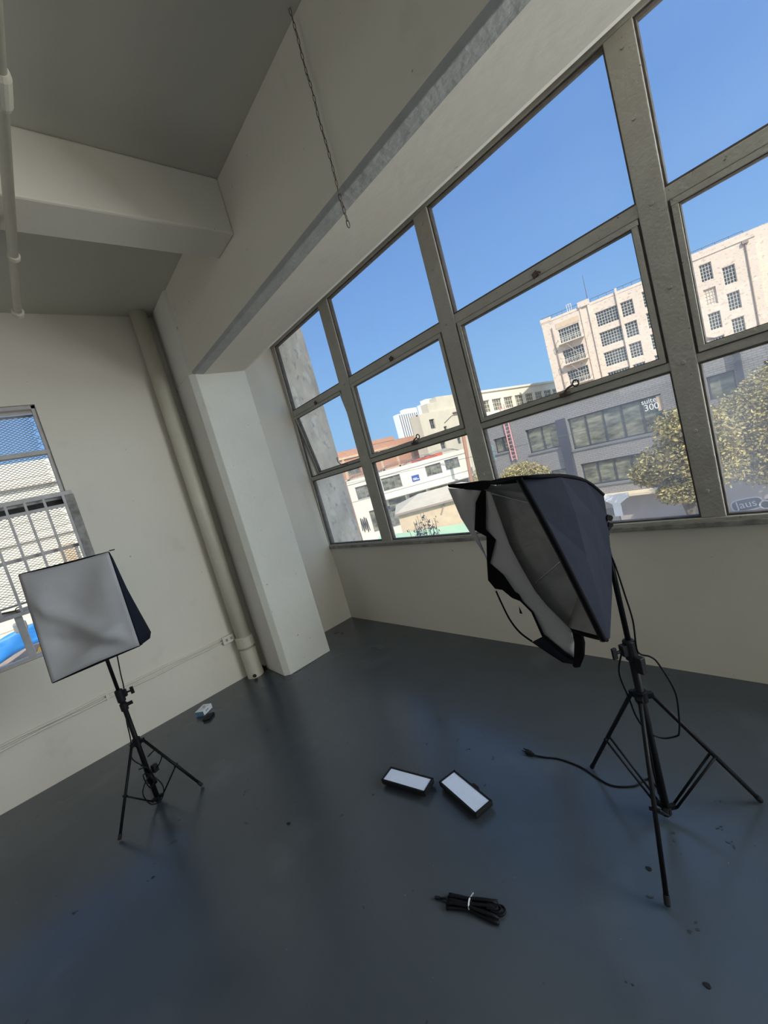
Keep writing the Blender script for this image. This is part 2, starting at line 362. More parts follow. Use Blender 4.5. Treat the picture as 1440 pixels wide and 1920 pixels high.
for bi, (i, j) in enumerate(bays):
    for ri, (z0, z1) in enumerate(rows):
        xa, xb = mx_(i, 1, z0), mx_(j, 0, z0); la, lb = mx_(i, 1, z1) - xa, mx_(j, 0, z1) - xb
        if ri != 1:
            g = G(); rect_ring(g, xa, xb, z0, z1, YF0 + .012, YF1 - .01, .009, (la, lb)); g.build('glazing_putty', M_bead, win)
            p = G(); p.add([(xa + .004, W + .022, z0), (xb - .004, W + .022, z0), (xb + lb - .004, W + .022, z1), (xa + la + .004, W + .022, z1)], [(0, 1, 2, 3)])
            o = p.build('pane', M_glassd if ri == 0 else M_glass, win)
        else:
            # hinged sash of the middle row
            g = G(); tl = math.radians(8.5) if bi == 0 else (math.radians(.0))
            def R(x, y, z, zt=z1 - .004):
                dy, dz = y - W, z - zt
                return (x, W + dy * math.cos(tl) - dz * math.sin(tl), zt + dy * math.sin(tl) + dz * math.cos(tl))
            rect_ring(g, xa + .012, xb - .012, z0 + .004, z1 - .004, YF0 + .0, YF1 - .012, .026, (la, lb)); g.v = [R(*v) for v in g.v]
            sash = g.build('sash', M_frame, win, bevel=.002)
            g = G(); rect_ring(g, xa + .036, xb - .036, z0 + .028, z1 - .028, YF0 + .006, YF1 - .02, .006, (la, lb)); g.v = [R(*v) for v in g.v]
            g.build('putty', M_bead, sash)
            g = G(); rect_ring(g, xa + .001, xb - .001, z0, z1, YF0 + .014, YF1 - .03, .012, (la, lb)); g.build('gap_seal', M_bead, win)
            p = G(); p.add([R(xa + .03, W + .015, z0 + .02), R(xb - .03, W + .015, z0 + .02), R(xb + lb - .03, W + .015, z1 - .02), R(xa + la + .03, W + .015, z1 - .02)], [(0, 1, 2, 3)])
            p.build('pane', M_glass, sash)
            if bi < 4:                                         # latch handle at the sash foot: short lever with an eye
                xl = (xa + xb) / 2 + .05
                q = G()
                if bi == 0:
                    q.tube([R(xl + .1, W - .02, z0 + .02), R(xl + .04, W - .05, z0 + .03), R(xl + .01, W - .06, z0 + .07), R(xl + .005, W - .05, z0 + .11), R(xl + .02, W - .05, z0 + .115)], .0045, 6)
                else:
                    q.obox((xl, W - .02, z0 + .008), (.028, 0, 0), (0, .012, 0), (0, 0, .012))
                    q.tube([(xl - .01, W - .025, z0 + .01), (xl + .03, W - .05, z0 + .035), (xl + .065, W - .055, z0 + .045)], .006, 6)
                    q.tube([(xl + .082 + .017 * math.cos(a * PI / 6), W - .055, z0 + .048 + .017 * math.sin(a * PI / 6)) for a in range(13)], .0045, 6, cap=False)
                q.build('latch', M_rust, win, smooth=True)
                k = G(); xk = xl - .02; k.obox((xk, W - .014, z1 + .012), (.014, 0, .006), (0, .006, 0), (-.004, 0, .014)); k.tube([(xk + .02, W - .02, z1 + .018), (xk + .034, W - .02, z1 + .006)], .004, 6)
                k.build('hinge_clip', M_rust, win)
# bent stay arm hanging by the second mullion
g = G(); g.tube([(-1.80, W + .01, 2.16), (-1.815, W + .02, 2.02), (-1.835, W + .03, 1.93)], .008, 6); g.build('stay_arm', M_rust, win)

# ================================================================== WEST WINDOW, GUARD BARS, MESH
w2 = sroot('window_2')
g = G(); XO = XW - .02
g.box(XO - .05, XO, WY1 - .028, WY1, .905, 2.728); g.box(XO - .05, XO, WY0, WY0 + .03, .905, 2.728)
g.box(XO - .05, XO, WY0, WY1, 2.700, 2.728); g.box(XO - .05, XO, WY0, WY1, .905, .93)
g.box(XO - .05, XO + .004, WY0, WY1, 2.352, 2.384)
g.box(XO - .05, XO + .004, WY0, WY1, 1.995, 2.03)
g.box(XO - .05, XO + .004, WY0, WY1, 1.612, 1.636)
g.box(XO - .05, XO + .006, WY0, WY1, 1.235, 1.285)
g.box(XO - .04, XO + .004, -.212, -.168, .92, 1.25)
g.build('frame', M_guard, w2, bevel=.003)
G().box(XO - .09, XO - .05, WY0 + .03, WY1 - .03, 1.955, 2.0).build('sash_gap_shade', M_dark, w2)  # dark bar painting the shade at the top of the sash opening
for z0, z1 in ((.93, 1.235), (1.285, 1.612), (1.636, 1.995), (2.03, 2.352), (2.384, 2.70)):
    p = G(); p.add([(XO - .03, WY0 + .03, z0), (XO - .03, WY1 - .028, z0), (XO - .03, WY1 - .028, z1), (XO - .03, WY0 + .03, z1)], [(0, 1, 2, 3)]); p.build('pane', M_glass, w2)
g = G()  # diamond mesh outside the upper part of the window
y0, y1, z0, z1 = WY0, WY1, 1.30, 2.70
sp, sl = .034, .62
k = y0 - (z1 - z0) / sl
def clip(ya, za, yb, zb):
    out = []
    for t in [i / 40 for i in range(41)]:
        y = ya + (yb - ya) * t
        if y0 <= y <= y1: out.append((y, za + (zb - za) * t))
    return (out[0], out[-1]) if len(out) > 1 else None
yy = y0 - (z1 - z0) / sl
while yy < y1 + (z1 - z0) / sl:
    for s in (1, -1):
        a = (yy, z0); b = (yy + s * (z1 - z0) / sl, z1)
        c = clip(*a, *b)
        if c: g.bar((XO - .16 - .004 * s, c[0][0], c[0][1]), (XO - .16 - .004 * s, c[1][0], c[1][1]), .003, .0052, up=(1, 0, 0))
    yy += sp
g.build('mesh_screen', M_mesh, w2)
g = G()
for x0 in (y0, y1 - .012): g.box(XO - .175, XO - .15, x0, x0 + .012, z0, z1)
g.box(XO - .175, XO - .15, y0, y1, z0, z0 + .014); g.box(XO - .175, XO - .15, y0, y1, z1 - .014, z1)
g.build('mesh_frame', M_mesh, w2)

gd = thing('window_guard', 'white painted steel guard bars bolted over the lower part of the left window', 'window guard', (XW, 0, 1.25))
XG = XW + .055
for ya, za, zb in ((.352, 2.008, 2.040), (.31, 1.240, 1.268), (.30, 1.925, 1.948)): G().box(XG - .012, XG + .007, -1.0, ya, za, zb).build('rail', M_guard, gd, bevel=.002)
for y in (-.84, -.725, -.61, -.495, -.38, -.265, -.155, -.045, .062, .172):
    G().box(XG - .008, XG + .008, y - .008, y + .008, 1.25, 2.02).build('bar', M_guard, gd, bevel=.002)
G().box(XG - .010, XG + .008, .282, .300, 1.25, 2.02).build('bar', M_guard, gd, bevel=.002)
g = G(); g.box(XW, XG + .004, .300, .358, 1.2, 2.008); g.build('side_plate', M_sill, gd, bevel=.003)
# casement latch of the west window
lt = G(); lt.tube([(XO + .02, -.30, 1.30), (XO + .05, -.22, 1.29), (XO + .05, -.19, 1.285)], .006, 6)
lt.tube([(XO + .05, -.17 + .018 * math.cos(a * PI / 6), 1.285 + .018 * math.sin(a * PI / 6)) for a in range(13)], .004, 6, cap=False)
lt.build('latch', M_rust, w2)

# ================================================================== PIPES, CONDUIT, CHAIN
dp_ = thing('drain_pipe', 'thick cream painted pipe standing floor to ceiling beside the corner column', 'pipe', (-3.895, 1.215, 0))
a = [(-3.895, 1.222, .0), (-3.895, 1.222, .30)]
G().tube([(-3.895, 1.222, .0), (-3.895, 1.222, HC)], .066, 24).build('pipe_body', M_pipe, dp_, smooth=True)
g = G(); g.tube([(-3.895, 1.222, .30), (-3.895, 1.222, .302), (-3.895, 1.222, .395), (-3.895, 1.222, .40)], [.070, .080, .080, .070], 24); g.build('coupling', M_pipe, dp_, smooth=False)
g = G(); g.tube([(-3.895, 1.222, .0), (-3.895, 1.222, .1), (-3.895, 1.222, .28)], [.076, .074, .074], 24); g.build('pipe_foot', M_pipe, dp_, smooth=False)
G().tube([(-3.83, 1.19, .02), (-3.815, 1.18, .03)], .016, 8).build('plug_hole', M_dark, dp_)
G().box(XW, -3.9, 1.30, 1.336, 0, .02).build('debris_pile', M_dark).update_tag()
tag(bpy.data.objects['debris_pile'], 'dark dirt in the gap behind the pipe foot', 'debris')

cp = thing('ceiling_pipe', 'slim cream painted pipe fixed under the ceiling beam at the upper left', 'pipe', (-2.35, .33, 3.06))
zc = 3.062; yc = .338
G().tube([(-3.215, yc, zc), (3.5, yc - .02, zc)], .0205, 16).build('pipe_body', M_pipe, cp, smooth=True)
g = G(); g.tube([(-3.19, yc, zc), (-3.2, yc, zc), (-3.235, yc, zc), (-3.24, yc, zc)], [.023, .031, .031, .020], 16); g.build('end_collar', M_pipe, cp)
g = G(); g.tube([(-2.60, yc, zc), (-2.605, yc, zc), (-2.63, yc, zc), (-2.635, yc, zc)], [.022, .0265, .0265, .022], 16); g.build('coupling', M_pipe, cp)
g = G(); g.tube([(-1.60, yc, zc), (-1.62, yc, zc), (-1.72, yc, zc), (-1.74, yc, zc)], [.022, .0275, .0275, .022], 16); g.build('coupling', M_pipe, cp)
g = G(); g.tube([(-2.35, yc, zc), (-2.35, yc, 3.1)], .012, 8); g.build('hanger', M_pipe, cp)

cn = thing('conduit_run', 'thin double conduit along the left wall ending in a white socket box', 'conduit', (XW, 0, .42))
def wav(y): return .004 * math.sin(y * 5) + .003 * math.sin(y * 13)
ys = [YS + .1 + i * (1.05 - YS - .1) / 60 for i in range(61)]
G().tube([(XW + .013, y, .440 + wav(y)) for y in ys], .0090, 8).build('conduit', M_wall, cn, smooth=True)
G().tube([(XW + .012, y, .409 + wav(y + .4)) for y in ys], .0085, 8).build('conduit', M_wall, cn, smooth=True)
ob = G().box(XW, XW + .035, 1.05, 1.162, .380, .452).build('socket_box', M_wall, cn, bevel=.004)
for y in (1.085, 1.128): G().box(XW + .034, XW + .0365, y - .009, y + .009, .404, .428).build('outlet_socket', M_sill, ob)
G().box(XW, XW + .02, .118, .136, .400, .446).build('clip', M_wall, cn)

chn = thing('hanging_chain', 'thin steel chain hanging from the ceiling in front of the lintel beam', 'chain', (-1.287, 1.328, HC))
z = HC; i = 0; first = None
L_ = .030
lk = G(); pts = []
for k in range(17):
    a = 2 * PI * k / 16; pts.append((.0045 * math.cos(a), 0, -L_ / 2 + .0155 * math.sin(a)))
lk.tube(pts, .0016, 6, cap=False)
while z > 2.585:
    if first is None:
        first = lk.build('link', M_chain, chn, smooth=True, loc=(0, 0, 0)); first.location = (0, 0, 0); o = first
    else:
        o = first.copy(); COL.objects.link(o); o.parent = chn
    o.location = (.002 * math.sin(i * .7), 0, z - HC + .002)
    o.rotation_euler = (0, .05 * math.sin(i), PI / 2 * (i % 2) + .35 + .2 * math.sin(i * 1.3)); i += 1; z -= .0275
    o.scale = (1, 1, 1) if z > 2.72 else (1.35, 1.35, 1.1)

# ================================================================== STUDIO LIGHTS
def smooth_pts(pts, n=6):
    P = [Vector(p) for p in pts]; out = []
    for i in range(len(P) - 1):
        p0, p1, p2, p3 = P[max(i - 1, 0)], P[i], P[i + 1], P[min(i + 2, len(P) - 1)]
        for k in range(n):
            t = k / n
            out.append(.5 * ((2 * p1) + (-p0 + p2) * t + (2 * p0 - 5 * p1 + 4 * p2 - p3) * t * t + (-p0 + 3 * p1 - 3 * p2 + p3) * t ** 3))
    out.append(P[-1]); return out

def tripod(root, cx, cy, feet, hub, foot_z, join, zc, ztop, knob_dir, double=True):
    """light stand: centre tube, hub, three legs with braces, clamps and upper tubes"""
    c = Vector((cx, cy, 0))
    G().tube([(cx, cy, foot_z), (cx, cy, zc)], .0135, 14).build('pole', M_black, root, smooth=True)
    G().tube([(cx, cy, zc - .02), (cx, cy, ztop)], .0095, 12).build('upper_pole', M_black, root, smooth=True)
    g = G(); g.tube([(cx, cy, foot_z - .012), (cx, cy, foot_z + .015)], .017, 12)
    for f in feet:
        d = (Vector(f) - c); d.z = 0; d.normalize(); g.bar((cx, cy, foot_z + .012), (cx + d.x * .035, cy + d.y * .035, foot_z + .012), .016, .018)
    g.build('bottom_collar', M_black, root, bevel=.002)
    g = G(); g.tube([(cx, cy, hub - .02), (cx, cy, hub + .022)], .022, 14)
    for f in feet:
        d = (Vector(f) - c); d.z = 0; d.normalize(); g.bar((cx, cy, hub), (cx + d.x * .042, cy + d.y * .042, hub - .002), .018, .022)
    hb = g.build('leg_hub', M_black, root, bevel=.002)
    for f in feet:
        f = Vector(f); d = f - c; d.z = 0; d.normalize()
        top = Vector((cx + d.x * .036, cy + d.y * .036, hub - .002)); foot = Vector((f.x, f.y, .008))
        lg = G(); lg.tube([top, foot], .0078, 10); leg = lg.build('leg', M_black, root, smooth=True)
        q = G(); dd = (foot - top).normalized(); q.tube([foot - dd * .028, foot - dd * .004, foot], [.0092, .0096, .008], 10); q.build('rubber_foot', M_blackp, leg)
        j = top + (foot - top) * join; e_ = Vector((cx + d.x * .034, cy + d.y * .034, foot_z + .012))
        side = d.cross(Vector((0, 0, 1)))
        b = G()
        for s in ((-1, 1) if double else (0,)): b.tube([j + side * s * .012, e_ + side * s * .009], .0045, 8)
        b.build('brace', M_black, root, smooth=True)
        G().tube([j - side * .016, j + side * .016], .006, 8).build('rivet', M_black, leg)
    k = Vector(knob_dir).normalized()
    g = G(); g.tube([(cx, cy, zc - .045), (cx, cy, zc - .04), (cx, cy, zc + .028), (cx, cy, zc + .034)], [.017, .0215, .0215, .014], 16)
    g.obox((cx + k.x * .024, cy + k.y * .024, zc), (k.x * .012, k.y * .012, 0), (-k.y * .012, k.x * .012, 0), (0, 0, .02))
    cl = g.build('clamp_collar', M_blackp, root, bevel=.0015)
    g = G(); a = Vector((cx, cy, zc)) + k * .034; g.tube([a, a + k * .022], .006, 8); g.obox(a + k * .03, k * .009, (0, 0, .021), Vector((-k.y, k.x, 0)) * .005)
    g.build('knob', M_blackp, cl, bevel=.002)

# ---- right light (collapsed softbox near the window)
rx, ry = -.598, 1.451
lr = thing('studio_softbox_light', 'black tripod light by the window wall with a drooping softbox half open', 'studio light', (rx, ry, 0), 'softbox lights on tripod stands')
tripod(lr, rx, ry, [(-.523, 1.125, 0), (-.357, 1.676, 0), (-.915, 1.551, 0)], .506, .035, .56, .695, 1.19, (-.5, -.8, 0))
g = G(); k = Vector((.62, -.5, 0)); g.obox((rx + .028, ry - .012, .64), (.012, -.004, 0), (.004, .012, 0), (0, 0, .03)); g.build('cable_hook', M_blackp, lr, bevel=.003)
A0 = [(-.624, 1.062, 1.419), (-.590, 1.070, 1.292), (-.561, 1.077, 1.173), (-.532, 1.084, 1.044), (-.507, 1.093, .921)]
A1 = [(-.581, 1.196, 1.388), (-.553, 1.177, 1.277), (-.542, 1.160, 1.151), (-.524, 1.135, 1.038), (-.508, 1.098, .918)]
A2 = [(-.566, 1.324, 1.340), (-.559, 1.305, 1.233), (-.552, 1.265, 1.105), (-.530, 1.198, 1.002), (-.508, 1.109, .916)]
A3 = [(-.559, 1.414, 1.271), (-.566, 1.421, 1.191), (-.569, 1.388, 1.052), (-.556, 1.307, .972), (-.510, 1.119, .914)]
FA, FB, FC, FD = A0[0], A0[4], (-.765, 1.367, .787), (-1.031, 1.448, 1.373)
# rear ring corner points
BA, BB, BC, BD = (-.565, 1.43, 1.245), (-.575, 1.41, 1.08), (-.63, 1.47, 1.08), (-.64, 1.49, 1.25)
def lerp(a, b, t): return tuple(a[i] + (b[i] - a[i]) * t for i in range(3))
def patch(a, b, c, d, n, m_, sag=(0, 0, 0)):                  # bilinear patch a-b / d-c with sag in the middle
    rows = []
    for i in range(n + 1):
        r = []
        for j in range(m_ + 1):
            p = lerp(lerp(a, b, j / m_), lerp(d, c, j / m_), i / n); k = math.sin(PI * i / n) * math.sin(PI * j / m_)
            r.append(tuple(p[q] + sag[q] * k for q in range(3)))
        rows.append(r)
    return rows
off = lambda P, v: [tuple(p[q] + v[q] for q in range(3)) for p in P]
mid = lambda a, b: lerp(a, b, .5)
FM = (-.955, 1.355, 1.085)
sbr = G()
sbr.grid([A0, A1, A2, A3])
sbr.grid([[FD, lerp(FD, FA, .5), FA], [lerp(FD, (-.66, 1.50, 1.30), .5), lerp(lerp(FD, FA, .5), (-.62, 1.40, 1.33), .5), A1[0]], [(-.70, 1.49, 1.315), (-.63, 1.42, 1.34), A2[0]], [BD, (-.60, 1.45, 1.26), A3[0]]])
sbr.grid([[FD, FM, FC], [lerp(FD, BD, .5), lerp(FM, mid(BD, BC), .5), lerp(FC, BC, .5)], [BD, mid(BD, BC), BC]])
sbr.grid(patch(FC, FB, A3[4], BC, 4, 6, (0, .0, -.012)))
shell = sbr.build('softbox_shell', M_navy, lr, smooth=False, solid=.003)
lin = G()
inw = (-.006, -.002, -.004)
lin.grid([off(r, (-.010, -.002, -.004)) for r in (A0, A1, A2, A3)])
lin.grid([[FD, FM, FC], [lerp(FD, BD, .5), lerp(FM, mid(BD, BC), .5), lerp(FC, BC, .5)], [BD, mid(BD, BC), BC]])
lin.v = [(x - .004, y - .008, z) for x, y, z in lin.v]
lin.grid([off(r, (-.004, -.004, .010)) for r in patch(FC, FB, (-.572, 1.40, 1.05), BC, 4, 6)])
lin.grid([off(r, (-.004, -.004, -.012)) for r in patch(FD, FA, (-.575, 1.40, 1.27), BD, 4, 6)])
lin.grid([[off([BD], inw)[0], off([(-.57, 1.40, 1.27)], inw)[0]], [off([BC], inw)[0], off([(-.572, 1.38, 1.05)], inw)[0]]])
lin.build('silver_lining', M_silver, lr, smooth=False, sub=0)
# edge tapes
g = G(); g.tube(smooth_pts(off(A0, (-.004, -.006, .0)), 4), .0085, 6); g.tube(smooth_pts([FB, (-.62, 1.21, .86), FC], 5), .006, 6)
g.tube(smooth_pts([FD, (-.83, 1.27, 1.40), FA, A1[0], A2[0], A3[0]], 4), .006, 6)
g.tube(smooth_pts([FD, FM, FC], 4), .005, 6)
g.build('edge_binding', M_tape, lr, smooth=True)
seam = [lerp(A0[0], A0[2], .1), A1[1], A2[2], A3[3]]
for a, b in (((-.58, 1.42, 1.17), (-.82, 1.312, .99)), ((-.58, 1.42, 1.18), (-.99, 1.41, 1.34)), ((-.58, 1.41, 1.18), (-.625, 1.09, 1.40)), ((-.58, 1.41, 1.16), (-.525, 1.12, .94))):
    G().tube([a, b], .0028, 6).build('rib', M_chrome, lr, smooth=True)
FLAP_L = [(-1.124, 1.329, 1.399), (-1.089, 1.318, 1.268), (-1.052, 1.323, 1.169), (-1.016, 1.325, 1.087)]
FLAP_R = [(-.990, 1.382, 1.360), (-1.017, 1.350, 1.318), (-1.036, 1.322, 1.210), (-1.015, 1.320, 1.077)]
STRIP_L = [(-.985, 1.361, 1.364), (-1.010, 1.336, 1.320), (-1.032, 1.313, 1.212), (-.995, 1.329, 1.178), (-1.008, 1.307, 1.075), (-1.012, 1.291, 1.006), (-.991, 1.294, .969), (-.964, 1.302, .962), (-.929, 1.302, .930), (-.902, 1.309, .916), (-.866, 1.310, .872), (-.841, 1.302, .781), (-.775, 1.308, .711), (-.736, 1.307, .689)]
STRIP_R = [(-.973, 1.370, 1.356), (-.982, 1.357, 1.294), (-.997, 1.340, 1.206), (-.968, 1.348, 1.157), (-.998, 1.314, 1.070), (-.959, 1.330, 1.014), (-.939, 1.332, .978), (-.924, 1.330, .957), (-.905, 1.320, .936), (-.894, 1.315, .914), (-.859, 1.314, .873), (-.833, 1.307, .786), (-.768, 1.312, .722), (-.729, 1.311, .702)]
CLOTH_L = [(-.980, 1.377, 1.355), (-1.003, 1.348, 1.204), (-.976, 1.355, 1.155), (-1.006, 1.320, 1.068), (-.959, 1.330, 1.014), (-.906, 1.319, .922), (-.867, 1.321, .872), (-.842, 1.313, .779), (-.775, 1.319, .711), (-.741, 1.316, .689)]
CLOTH_R = [(-.953, 1.371, 1.348), (-.919, 1.346, 1.203), (-.902, 1.334, 1.136), (-.871, 1.318, 1.070), (-.847, 1.310, 1.016), (-.823, 1.302, .965), (-.794, 1.308, .907), (-.762, 1.315, .859), (-.731, 1.321, .813), (-.717, 1.318, .786)]
g = G()
def band(g, L, R, k=4, wob=.006, n=3):
    rows = []
    for i, (a, b) in enumerate(zip(L, R)):
        rows.append([tuple(lerp(a, b, j / n)[q] + (wob * math.sin(PI * j / n) if q == 1 else 0) * (1 if i % 2 else -.4) for q in range(3)) for j in range(n + 1)])
    g.grid(rows)
band(g, FLAP_L, FLAP_R, wob=.008); g.build('diffuser_flap', M_cloth, lr, smooth=True, solid=.0015)
g = G(); band(g, CLOTH_L, CLOTH_R, wob=.012); g.build('diffuser', M_cloth, lr, smooth=True, solid=.0015)
g = G(); band(g, STRIP_L, STRIP_R, wob=.003, n=2)
g.build('velcro_strip', M_tape, lr, solid=.002)
g = G(); LOOP = [(-.990, 1.295, .959), (-.976, 1.293, .904), (-.958, 1.294, .839), (-.932, 1.301, .785), (-.890, 1.305, .750)]
lp = smooth_pts(LOOP, 5); g.grid([[(x - .003, y, z - .003) for x, y, z in lp], [(x + .003, y, z + .003) for x, y, z in lp]]); g.build('loose_strap', M_tape, lr, solid=.002)
NF = [(-.886, 1.296, .753), (-.857, 1.304, .771), (-.836, 1.305, .780), (-.804, 1.313, .744), (-.770, 1.311, .710), (-.731, 1.310, .680), (-.783, 1.303, .684), (-.832, 1.308, .707)]
g = G(); g.grid([[NF[0], NF[7], NF[6], NF[5]], [NF[2], lerp(NF[2], NF[3], .7), NF[4], NF[5]]]); g.build('shell_flap', M_navy, lr, smooth=True, solid=.003)
BL = [(-.717, 1.306, .814), (-.714, 1.297, .777), (-.724, 1.291, .727), (-.734, 1.285, .691)]; BR = [(-.681, 1.303, .817), (-.676, 1.294, .784), (-.686, 1.289, .735), (-.710, 1.287, .690)]
g = G(); band(g, BL, BR, wob=-.01); g.build('velcro_end', M_tape, lr, smooth=True, solid=.006)
TA = [(-1.129, 1.337, 1.414), (-1.058, 1.356, 1.404), (-.981, 1.376, 1.398), (-.931, 1.374, 1.390)]; TB = [(-1.126, 1.339, 1.400), (-1.063, 1.352, 1.380), (-.992, 1.368, 1.359), (-.957, 1.357, 1.363)]
g = G(); band(g, TA, TB, wob=0); g.build('velcro_top', M_tape, lr, solid=.004)
g = G(); g.add([(-.926, 1.329, .885), (-.921, 1.333, .850), (-.930, 1.328, .854)], [(0, 1, 2)]); g.build('velcro_tab', M_tape, lr, solid=.002)
# lamp holder behind the softbox
g = G(); g.tube([(-.605, 1.452, 1.165), (-.585, 1.435, 1.165)], .030, 14); g.tube([(-.598, 1.451, 1.12), (-.598, 1.451, 1.20)], .017, 10); lh = g.build('lamp_holder', M_blackp, lr, smooth=True)
g = G(); g.tube([(-.575, 1.435, 1.19), (-.553, 1.412, 1.19)], .010, 10); g.tube([(-.575, 1.435, 1.165), (-.556, 1.415, 1.165)], .008, 8); g.build('knob', M_blackp, lh)
# cords of the right light
def zv(*p): return p
G().tube(smooth_pts([(-.575, 1.42, 1.18), (-.590, 1.44, 1.08), (-.585, 1.452, 1.0), (-.576, 1.452, .90), (-.570, 1.455, .80), (-.576, 1.45, .70), (-.57, 1.46, .67), (-.545, 1.47, .66), (-.527, 1.479, .631), (-.498, 1.489, .529), (-.501, 1.488, .436), (-.510, 1.485, .37), (-.521, 1.481, .35), (-.566, 1.465, .338), (-.603, 1.44, .376), (-.625, 1.436, .43), (-.634, 1.436, .494), (-.648, 1.433, .591), (-.629, 1.435, .665), (-.612, 1.436, .69)]), .0032, 6).build('power_cord', M_wire, lr, smooth=True)
pc = G().tube(smooth_pts([(-.603, 1.44, .376), (-.60, 1.431, .30), (-.604, 1.43, .20), (-.62, 1.47, .08), (-.66, 1.56, .015), (-.706, 1.601, .004), (-.738, 1.540, .004), (-.808, 1.500, .004), (-.877, 1.510, .004), (-.957, 1.535, .004), (-1.057, 1.536, .004), (-1.12, 1.515, .004), (-1.176, 1.500, .006)]), .0036, 6).build('power_cord', M_wire, lr, smooth=True)
g = G(); g.tube([(-1.17, 1.50, .010), (-1.19, 1.501, .011), (-1.213, 1.502, .011)], [.006, .011, .012], 8)
for s in (-1, 1): g.bar((-1.212, 1.502 + s * .006, .012), (-1.232, 1.503 + s * .007, .013), .0016, .006)
g.build('plug', M_blackp, pc)

# ---- left light (intact softbox)
lx, ly = -2.91, .149
ll = thing('studio_softbox_light', 'tripod light by the left window with a closed square white softbox', 'studio light', (lx, ly, 0), 'softbox lights on tripod stands')
tripod(ll, lx, ly, [(-2.786, -.074, 0), (-2.760, .365, 0), (-3.167, .149, 0)], .398, .02, .55, .70, 1.16, (.3, .9, 0), double=False)
g = G(); g.tube([(lx, ly, .60), (lx, ly, .604), (lx, ly, .645), (lx, ly, .65)], [.014, .020, .020, .014], 14); g.bar((lx, ly + .01, .63), (lx + .01, ly + .045, .632), .008, .02); g.build('lower_clamp', M_blackp, ll)
TL, TR, BR_, BL_ = (-2.800, -.074, 1.531), (-2.615, .296, 1.518), (-2.464, .272, 1.019), (-2.632, -.095, .986)
nf = Vector((.86, -.42, .28)).normalized()
rows = []
NN = 24
for i in range(NN + 1):
    r = []
    for j in range(NN + 1):
        u, v = j / NN, i / NN
        p = Vector(lerp(lerp(TL, TR, u), lerp(BL_, BR_, u), v))
        ed = min(1, 6 * min(u, v, 1 - u, 1 - v))
        d = .014 * math.sin(7 * u + 4 * v) * ed + .030 * math.exp(-((v - .25 - .75 * u) / .10) ** 2) * ed - .030 * math.exp(-((v - .62 - .42 * u) / .07) ** 2) * ed
        d += .024 * math.exp(-((v - .95 + .35 * (u - .3)) / .06) ** 2) * ed
        p += nf * d
        if v in (0, 1): p.z += -.006 * math.sin(PI * u) * (1 if v == 0 else -1)
        r.append(p)
    rows.append(r)
G().grid(rows).build('diffuser', M_cloth, ll, smooth=True, solid=.002)
RTL, RTR, RBR, RBL = (-2.93, .08, 1.33), (-2.90, .235, 1.33), (-2.88, .232, 1.165), (-2.91, .08, 1.16)
# lip corners sit just behind the cloth; the shell tapers back to the lamp
bk = lambda p, k=.012: tuple((Vector(p) - nf * k))
g = G()
tl, tr, br, bl = bk(TL), bk(TR), bk(BR_), bk(BL_)
def side(a, b, c, d, sag):                                     # a-b front edge, d-c rear edge
    g.grid(patch(a, b, c, d, 5, 6, sag))
side(tl, tr, RTR, RTL, (0, 0, -.015)); side(bl, br, RBR, RBL, (0, 0, .02)); side(tl, bl, RBL, RTL, (0, .03, 0))
MIDR = [(-2.615, .296, 1.518), (-2.72, .325, 1.45), (-2.83, .33, 1.40), (-2.90, .235, 1.33)]
rs = []
for t in [i / 8 for i in range(9)]:
    fpt = Vector(lerp(tr, br, t)); rpt = Vector(lerp(RTR, RBR, t)); row = []
    for k in range(6):
        s = k / 5; p = fpt.lerp(rpt, s); bul = math.sin(PI * min(1, s * 1.15))
        p += Vector((.0, .085, 0)) * bul * (.45 + .75 * t) + Vector((.0, 0, -.05)) * bul * t
        row.append(p)
    rs.append(row)
g.grid(rs); g.grid([[RTL, RTR], [RBL, RBR]])
g.build('softbox_shell', M_navy, ll, smooth=True, solid=.003)
g = G(); fr = [TL, TR, BR_, BL_, TL]
for a, b in zip(fr, fr[1:]): g.tube([bk(a, .004), bk(b, .004)], .0045, 6)
g.build('edge_binding', M_tape, ll, smooth=True)
g = G(); g.tube([(-2.60, .30, 1.524), (-2.60, .325, 1.522)], .003, 6); g.build('rib_tip', M_blackp, ll)
g = G(); g.add([bk(BR_, .0), (-2.56, .325, 1.02), (-2.62, .345, 1.03), (-2.58, .32, 1.10), bk(BR_, .03)], [(0, 1, 2, 3, 4)]); g.build('loose_corner_flap', M_navy, ll, solid=.003)
g = G(); g.tube([(lx, ly, 1.15), (-2.87, .155, 1.25)], .03, 12); g.build('lamp_holder', M_blackp, ll, smooth=True)
G().tube(smooth_pts([(-2.86, .19, 1.12), (-2.86, .20, .98), (-2.885, .185, .82), (-2.895, .175, .72), (-2.93, .14, .55), (-2.925, .125, .42), (-2.90, .10, .33), (-2.89, .14, .25), (-2.88, .16, .22), (-2.885, .165, .16)]), .0035, 6).build('power_cord', M_wire, ll, smooth=True)
g = G()
cpts = [(-2.865, .17, .30), (-2.86, .215, .315), (-2.865, .235, .26), (-2.88, .19, .20), (-2.87, .13, .18), (-2.865, .09, .12), (-2.865, .11, .035), (-2.86, .165, .03), (-2.86, .19, .10), (-2.87, .155, .19), (-2.86, .12, .22), (-2.862, .13, .13), (-2.866, .165, .16), (-2.87, .15, .24), (-2.872, .11, .26)]
g.tube(smooth_pts(cpts), .0035, 6); g.tube([(-2.87, .15, .20), (-2.872, .165, .13)], .009, 8); g.build('coiled_cord', M_wire, ll, smooth=True)
g = G(); g.obox((-2.892, .185, .205), (.012, .006, 0), (-.006, .012, 0), (0, 0, .022)); g.build('cable_hook', M_blackp, ll)

